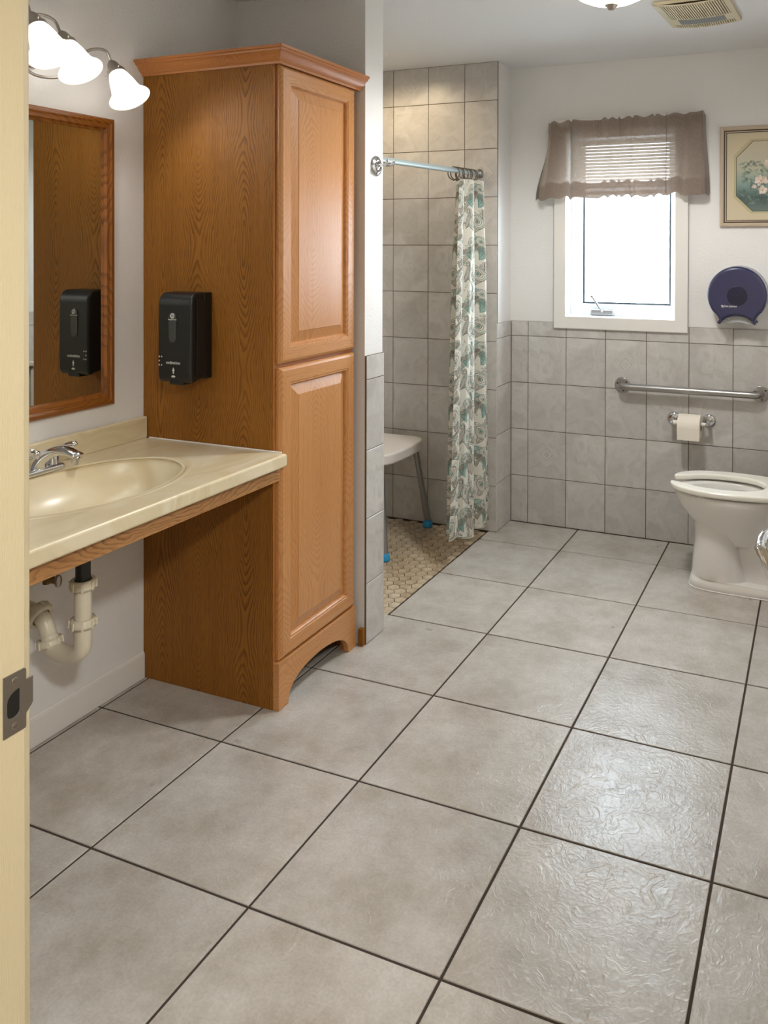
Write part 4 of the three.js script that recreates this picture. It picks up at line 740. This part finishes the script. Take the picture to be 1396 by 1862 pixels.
// ---------------------------------------------------------------- picture
{
  const w = 0.47, h = 0.472, p = thing('framed_picture', 'framed floral print with octagonal mat on the wall right of the window', 'picture', [1.622 + w / 2, 1.766, ZB - 0.0075]);
  const fm = std({ color: rgb(190, 172, 150), roughness: 0.45 }), fd = std({ color: rgb(70, 54, 40), roughness: 0.5 });
  mitred(w, h, [[0, 0.014], [0.002, 0.018], [0.010, 0.020], [0.017, 0.016], [0.019, 0.013]]).forEach((g) => mesh('frame_rail', g, fm, p));
  mitred(w - 0.036, h - 0.036, [[0, 0.012], [0.003, 0.014], [0.006, 0.012], [0.0065, 0.009]]).forEach((g) => mesh('inner_bead', g, fd, p));
  mitred(w - 0.048, h - 0.048, [[0, 0.0115], [0.004, 0.0115], [0.0045, 0.008]]).forEach((g) => mesh('inner_bead', g, fm, p));
  mitred(w - 0.056, h - 0.056, [[0, 0.010], [0.003, 0.010], [0.0035, 0.006]]).forEach((g) => mesh('inner_bead', g, fd, p));
  const oct = (a, b, c) => [[-a + c, -b], [a - c, -b], [a, -b + c], [a, b - c], [a - c, b], [-a + c, b], [-a, b - c], [-a, -b + c]];
  const path = (pts) => new THREE.Path(pts.map((q) => new THREE.Vector2(...q)));
  const A = w / 2 - 0.031, B = h / 2 - 0.031, a1 = 0.160, b1 = 0.163, c1 = 0.074;
  mesh('mat', extrude([[-A, -B], [A, -B], [A, B], [-A, B]], 0.0015, 0, [path(oct(a1 + 0.011, b1 + 0.011, c1))]).translate(0, 0, 0.005), std({ color: rgb(206, 192, 162), roughness: 0.9 }), p);
  mesh('mat', extrude(oct(a1 + 0.014, b1 + 0.014, c1), 0.001, 0, [path(oct(a1 + 0.0015, b1 + 0.0015, c1))]).translate(0, 0, 0.004), std({ color: rgb(188, 178, 142), roughness: 0.9 }), p);
  mesh('mat_edge', extrude(oct(a1 + 0.003, b1 + 0.003, c1), 0.001, 0, [path(oct(a1, b1, c1))]).translate(0, 0, 0.0032), std({ color: rgb(44, 42, 32), roughness: 0.9 }), p);
  const art = canvasTex(512, 512, (c, W, Hh) => {
    const r = rng(3), g = c.createLinearGradient(0, 0, 0, Hh); g.addColorStop(0, '#c9bda4'); g.addColorStop(0.4, '#b6b39c'); g.addColorStop(0.62, '#7d958c'); g.addColorStop(0.8, '#465752'); g.addColorStop(1, '#6a7a72'); c.fillStyle = g; c.fillRect(0, 0, W, Hh);
    for (let k = 0; k < 300; k++) { const x = 256 + (r() - 0.5) * 420, y = 300 + (r() - 0.5) * 300, a = r() * 6; c.save(); c.translate(x, y); c.rotate(a); c.globalAlpha = 0.35; c.fillStyle = ['#50695f', '#3a4a45', '#6d8578', '#8b9a86'][k % 4]; c.beginPath(); c.ellipse(0, 0, 26 * r() + 6, 5 + 4 * r(), 0, 0, 7); c.fill(); c.restore(); }
    c.globalAlpha = 0.9; const rose = (x, y, s) => { for (let k = 0; k < 26; k++) { const a = r() * 6.3, d = s * Math.sqrt(r()) * 0.8; c.fillStyle = ['#d8c6b6', '#e4d6c8', '#c4ab9a', '#cfb8a8'][k % 4]; c.beginPath(); c.ellipse(x + d * Math.cos(a), y + d * Math.sin(a) * 0.8, s * 0.42, s * 0.26, a, 0, 7); c.fill(); } c.fillStyle = '#a98f7e'; c.beginPath(); c.arc(x, y, s * 0.18, 0, 7); c.fill(); };
    for (const [x, y, s] of [[235, 170, 34], [180, 290, 42], [270, 300, 46], [330, 240, 36], [190, 355, 34], [300, 380, 32], [380, 320, 34], [256, 90, 22], [130, 330, 16]]) rose(x, y, s);
    c.globalAlpha = 1;
  });
  const pg = new THREE.PlaneGeometry(2 * a1 + 0.01, 2 * b1 + 0.01); pg.translate(0, 0, 0.003); mesh('print', pg, std({ map: art, roughness: 0.6 }), p);
  mesh('backing', box(-w / 2 + 0.004, w / 2 - 0.004, -h / 2 + 0.004, h / 2 - 0.004, 0.0002, 0.002), M.card, p);
}
// ---------------------------------------------------------------- jumbo paper dispenser
{
  const x = 1.712, y = 1.214, d = thing('jumbo_roll_dispenser', 'round smoky blue jumbo toilet paper dispenser on the back wall', 'dispenser', [x, y, ZB - 0.0075]);
  const outline = (R, yb, k = 0) => { const s = new THREE.Shape(); s.moveTo(-0.076 - k, yb); s.lineTo(-0.078 - k, yb + 0.012); s.quadraticCurveTo(-0.083 - k, -0.098, -R * 0.80, -R * 0.60); const a0 = Math.PI + Math.atan2(0.60, 0.80); s.absarc(0, 0, R, a0, -Math.atan2(0.60, 0.80), true); s.quadraticCurveTo(0.083 + k, -0.098, 0.078 + k, yb + 0.012); s.lineTo(0.076 + k, yb); s.quadraticCurveTo(0.055, yb + 0.040, 0, yb + 0.041); s.quadraticCurveTo(-0.055, yb + 0.040, -0.076 - k, yb); return s; };
  const clearGrey = phys({ color: rgb(176, 180, 184), roughness: 0.25, transmission: 0.3, thickness: 0 });
  mesh('back_plate', extrude(outline(0.134, -0.137), 0.016, 0.003, [], 40), std({ color: rgb(168, 172, 172), roughness: 0.4 }), d);
  const body = phys({ color: rgb(46, 48, 84), roughness: 0.22, clearcoat: 0.5, clearcoatRoughness: 0.15 });
  const g = extrude(outline(0.132, -0.137, -0.001), 0.082, 0.014, [], 48); g.translate(0, 0, 0.030); mesh('cover', g, body, d);
  mesh('cover_rim', extrude(outline(0.1335, -0.1375, 0.0005), 0.010, 0.0015, [], 48).translate(0, 0, 0.0175), clearGrey, d);
  const hub = orient(lathe([[0, 0.0012], [0.044, 0.0011], [0.0455, 0]], 40), [0, 0, 1], [0.002, -0.004, 0.1258]); mesh('core_disc', hub, phys({ color: rgb(30, 32, 56), roughness: 0.25 }), d);
  const plate = new THREE.Shape(); plate.moveTo(-0.070, -0.135); plate.quadraticCurveTo(-0.050, -0.100, 0, -0.099); plate.quadraticCurveTo(0.050, -0.100, 0.070, -0.135); plate.lineTo(0.045, -0.135); plate.quadraticCurveTo(0, -0.118, -0.045, -0.135); plate.closePath();
  mesh('lower_plate', extrude(plate, 0.006, 0.001).translate(0, 0, 0.088), std({ color: rgb(176, 178, 174), roughness: 0.5 }), d);
  for (const sx of [-0.040, 0.046]) mesh('screw', orient(lathe([[0, 0.002], [0.003, 0.001], [0.006, 0.004], [0.0075, 0]], 16), [0, 0, 1], [sx, -0.1105, 0.0948]), M.steel, d);
  const lg = text('San Jamar', 0.0085, 0.0004); lg.translate(-0.027, -0.052, 0.1262);
  mesh('lettering', lg, M.print, d);
  const em = merge([0, 1, 2].map((k) => { const b = new THREE.BoxGeometry(0.010, 0.0026, 0.0004); b.translate(-0.063 + (1 - k) * 0.0012, -0.052 + (k - 1) * 0.0036, 0.1262); return b; })); mesh('emblem', em, M.print, d);
}
// ---------------------------------------------------------------- grab bar
{
  const y = 0.750, zb = ZB + 0.052, b = thing('grab_bar', 'brushed steel grab bar on the tiled wall above the toilet paper', 'grab bar'); const x0 = 1.160, x1 = 1.812;
  mesh('bar', tube([[x0, y, ZB + 0.003], [x0, y, ZB + 0.028], [x0 + 0.012, y, zb - 0.004], [x0 + 0.034, y, zb], [x0 + 0.08, y, zb], [(x0 + x1) / 2, y, zb], [x1 - 0.08, y, zb], [x1 - 0.034, y, zb], [x1 - 0.012, y, zb - 0.004], [x1, y, ZB + 0.028], [x1, y, ZB + 0.003]], 0.0165, 120, 18), M.steel, b);
  for (const x of [x0, x1]) { const f = mesh('flange', orient(lathe([[0.015, 0.006], [0.035, 0.006], [0.0385, 0.004], [0.039, 0]], 36), [0, 0, 1], [x, y, ZB + 0.0003]), M.steel, b); for (let k = 0; k < 3; k++) { const a = k * 2.09 + 0.7; mesh('screw', orient(lathe([[0, 0.002], [0.0035, 0.0012], [0.004, 0]], 12), [0, 0, 1], [x + 0.027 * Math.cos(a), y + 0.027 * Math.sin(a), ZB + 0.006]), M.dark, f); } }
}
// paper holder and roll
{
  const y = 0.598, h = thing('paper_holder', 'chrome two-post toilet paper holder on the tiled wall', 'paper holder'), xs = [1.412, 1.578], zr = ZB + 0.062;
  for (const x of xs) { const p = new THREE.Group(); p.name = 'post'; h.add(p); mesh('rosette', orient(lathe([[0, 0.012], [0.012, 0.012], [0.015, 0.009], [0.020, 0.011], [0.024, 0.008], [0.030, 0.006], [0.0315, 0]], 32), [0, 0, 1], [x, y + 0.008, ZB + 0.0003]), M.chrome, p);
    mesh('post_arm', tube([[x, y + 0.008, ZB + 0.008], [x, y + 0.008, ZB + 0.035], [x, y + 0.003, ZB + 0.055], [x, y, zr + 0.006]], 0.0095, 20, 14), M.chrome, p); }
  mesh('roller', merge([cyl([xs[0] + 0.006, y, zr], [1.50, y, zr], 0.011), cyl([1.49, y, zr], [xs[1] - 0.006, y, zr], 0.009)]), M.seatPlastic, h);
  const r = thing('toilet_paper_roll', 'white toilet paper roll on the chrome holder', 'toilet paper', [1.497, y - 0.012, zr]);
  const prof = []; prof.push([0.021, -0.052], [0.0545, -0.052], [0.056, -0.050], [0.056, 0.050], [0.0545, 0.052], [0.021, 0.052]);
  mesh('paper', orient(lathe(prof, 48), [1, 0, 0], [0, 0, 0]), M.paper, r); mesh('core', orient(lathe([[0.0205, -0.052], [0.0215, -0.052], [0.0215, 0.052], [0.0205, 0.052], [0.0205, -0.052]], 32), [1, 0, 0], [0, 0, 0]), M.card, r);
  const tail = []; for (let i = 0; i <= 1; i++) tail.push([0, 1, 2, 3, 4].map((j) => [-0.0515 + 0.103 * i, 0.0 - j * 0.0145, 0.0563 - 0.0004 * j])); mesh('paper_end', grid(tail), M.paper, r);
}
// ---------------------------------------------------------------- toilet
{
  const zc = -2.190, t = thing('toilet', 'white floor-mounted toilet with open-front seat at the right edge', 'toilet', [0, 0, zc]);
  // superellipse ring in plan between xf and xb with half width w
  const ring = (xf, xb, w, y, n = 64, e = 2.2) => { const o = []; for (let i = 0; i < n; i++) { const a = i / n * Math.PI * 2, c = Math.cos(a), s = Math.sin(a), cx = mix(xf, xb, 0.52), rx = c < 0 ? cx - xf : xb - cx; o.push([cx + rx * Math.sign(c) * Math.pow(Math.abs(c), 2 / e), y, w * Math.sign(s) * Math.pow(Math.abs(s), 2 / e)]); } return o; };
  const loft = (rs, cap = true) => { const n = rs[0].length, P = []; for (let i = 0; i < n; i++) P.push(rs.map((r) => r[i])); if (cap) { const last = rs[rs.length - 1], c = [0, 0, 0]; last.forEach((p) => { c[0] += p[0] / n; c[1] += p[1] / n; c[2] += p[2] / n; }); P.forEach((r) => r.push(c)); } const g = grid(P, true); return g; };
  // bowl: outer skin, rim, inner skin
  const bowl = loft([ring(1.600, 1.86, 0.080, 0.190), ring(1.586, 1.885, 0.098, 0.235), ring(1.560, 1.905, 0.122, 0.270), ring(1.528, 1.925, 0.145, 0.305), ring(1.503, 1.94, 0.162, 0.340), ring(1.490, 1.95, 0.171, 0.372), ring(1.486, 1.95, 0.174, 0.388), ring(1.490, 1.95, 0.172, 0.398), ring(1.500, 1.94, 0.164, 0.401), ring(1.540, 1.875, 0.122, 0.400), ring(1.545, 1.87, 0.117, 0.390), ring(1.550, 1.865, 0.114, 0.365), ring(1.570, 1.845, 0.104, 0.310), ring(1.610, 1.80, 0.075, 0.250), ring(1.650, 1.75, 0.045, 0.225)]);
  bowl.computeVertexNormals(); mesh('bowl', bowl, M.ceramic, t).material.side = THREE.DoubleSide;
  const wt = ring(1.590, 1.82, 0.088, 0.285); mesh('water', loft([wt, wt.map((p) => [p[0] * 0.999 + 0.0017, p[1], p[2] * 0.99])]), phys({ color: rgb(190, 200, 200), roughness: 0.02 }), t);
  const ped = loft([ring(1.556, 2.12, 0.118, 0.0, 64, 4.5), ring(1.553, 2.12, 0.120, 0.006, 64, 4.5), ring(1.553, 2.12, 0.120, 0.022, 64, 4.5), ring(1.557, 2.115, 0.115, 0.032, 64, 4.5), ring(1.559, 2.10, 0.112, 0.040, 64, 4.2), ring(1.561, 1.80, 0.1115, 0.046, 64, 2.7), ring(1.562, 1.79, 0.1110, 0.070, 64, 2.7), ring(1.566, 1.775, 0.108, 0.130, 64, 2.6), ring(1.570, 1.768, 0.104, 0.190, 64, 2.6), ring(1.572, 1.765, 0.102, 0.235, 64, 2.6), ring(1.568, 1.78, 0.104, 0.275, 64, 2.6)]);
  mesh('pedestal', toCreasedNormals(ped, 0.7), M.ceramic, t);
  const trap = loft([ring(1.70, 2.10, 0.074, 0.04, 64, 3), ring(1.70, 2.10, 0.072, 0.16, 64, 3), ring(1.69, 2.12, 0.080, 0.25, 64, 3), ring(1.68, 2.14, 0.105, 0.32, 64, 3), ring(1.68, 2.15, 0.13, 0.375, 64, 3)]); mesh('trapway', trap, M.ceramic, t);
  mesh('floor_caulk', (() => { const p = ring(1.553, 2.12, 0.120, 0.0025, 64, 4.5).filter((q) => q[0] < 2.0); const i0 = p.findIndex((q, k) => k && Math.abs(q[2] - p[k - 1][2]) > 0.1); const seq2 = i0 > 0 ? [...p.slice(i0), ...p.slice(0, i0)] : p; return tube(seq2, 0.003, 90, 6); })(), M.trim, t);
  mesh('tank', rbox(2.005, 2.190, 0.385, 0.735, -0.225, 0.225, 0.03, 4), M.ceramic, t); mesh('tank_lid', rbox(1.995, 2.192, 0.736, 0.768, -0.235, 0.235, 0.012, 3), M.ceramic, t);
  mesh('flush_lever', merge([cyl([2.004, 0.67, 0.16], [1.985, 0.67, 0.16], 0.010), rbox(1.978, 1.986, 0.660, 0.676, 0.09, 0.168, 0.003)]), M.chrome, t);
  // open-front seat: U in plan, rounded; plan coordinates (x, -z)
  const s = new THREE.Shape(), gap = 0.052;
  s.moveTo(1.474, gap); s.bezierCurveTo(1.474, 0.105, 1.545, 0.180, 1.700, 0.182); s.bezierCurveTo(1.80, 0.182, 1.87, 0.165, 1.925, 0.150); s.quadraticCurveTo(1.945, 0.145, 1.945, 0.12); s.lineTo(1.945, -0.12); s.quadraticCurveTo(1.945, -0.145, 1.925, -0.150); s.bezierCurveTo(1.87, -0.165, 1.80, -0.182, 1.700, -0.182); s.bezierCurveTo(1.545, -0.180, 1.474, -0.105, 1.474, -gap);
  s.quadraticCurveTo(1.476, -gap + 0.010, 1.490, -gap + 0.006); s.lineTo(1.540, -gap - 0.016); s.bezierCurveTo(1.585, -0.105, 1.64, -0.112, 1.70, -0.112); s.bezierCurveTo(1.79, -0.112, 1.858, -0.075, 1.858, 0); s.bezierCurveTo(1.858, 0.075, 1.79, 0.112, 1.70, 0.112); s.bezierCurveTo(1.64, 0.112, 1.585, 0.105, 1.540, gap + 0.016); s.lineTo(1.490, gap - 0.006); s.quadraticCurveTo(1.476, gap - 0.010, 1.474, gap);
  const g = extrude(s, 0.008, 0.008, [], 24); g.rotateX(-Math.PI / 2); g.translate(0, 0.4155, 0); mesh('seat', g, M.seatPlastic, t);
  for (const sz of [-1, 1]) { mesh('seat_hinge', rbox(1.925, 1.965, 0.400, 0.440, sz * 0.075 - 0.02, sz * 0.075 + 0.02, 0.006), M.seatPlastic, t); mesh('bumper', rbox(1.60, 1.63, 0.399, 0.4085, sz * 0.145 - 0.008, sz * 0.145 + 0.008, 0.002), M.seatPlastic, t); }
}
scene.traverse((o) => { if (o.isMesh) { o.castShadow = true; o.receiveShadow = true; } });
renderer.render(scene, camera);
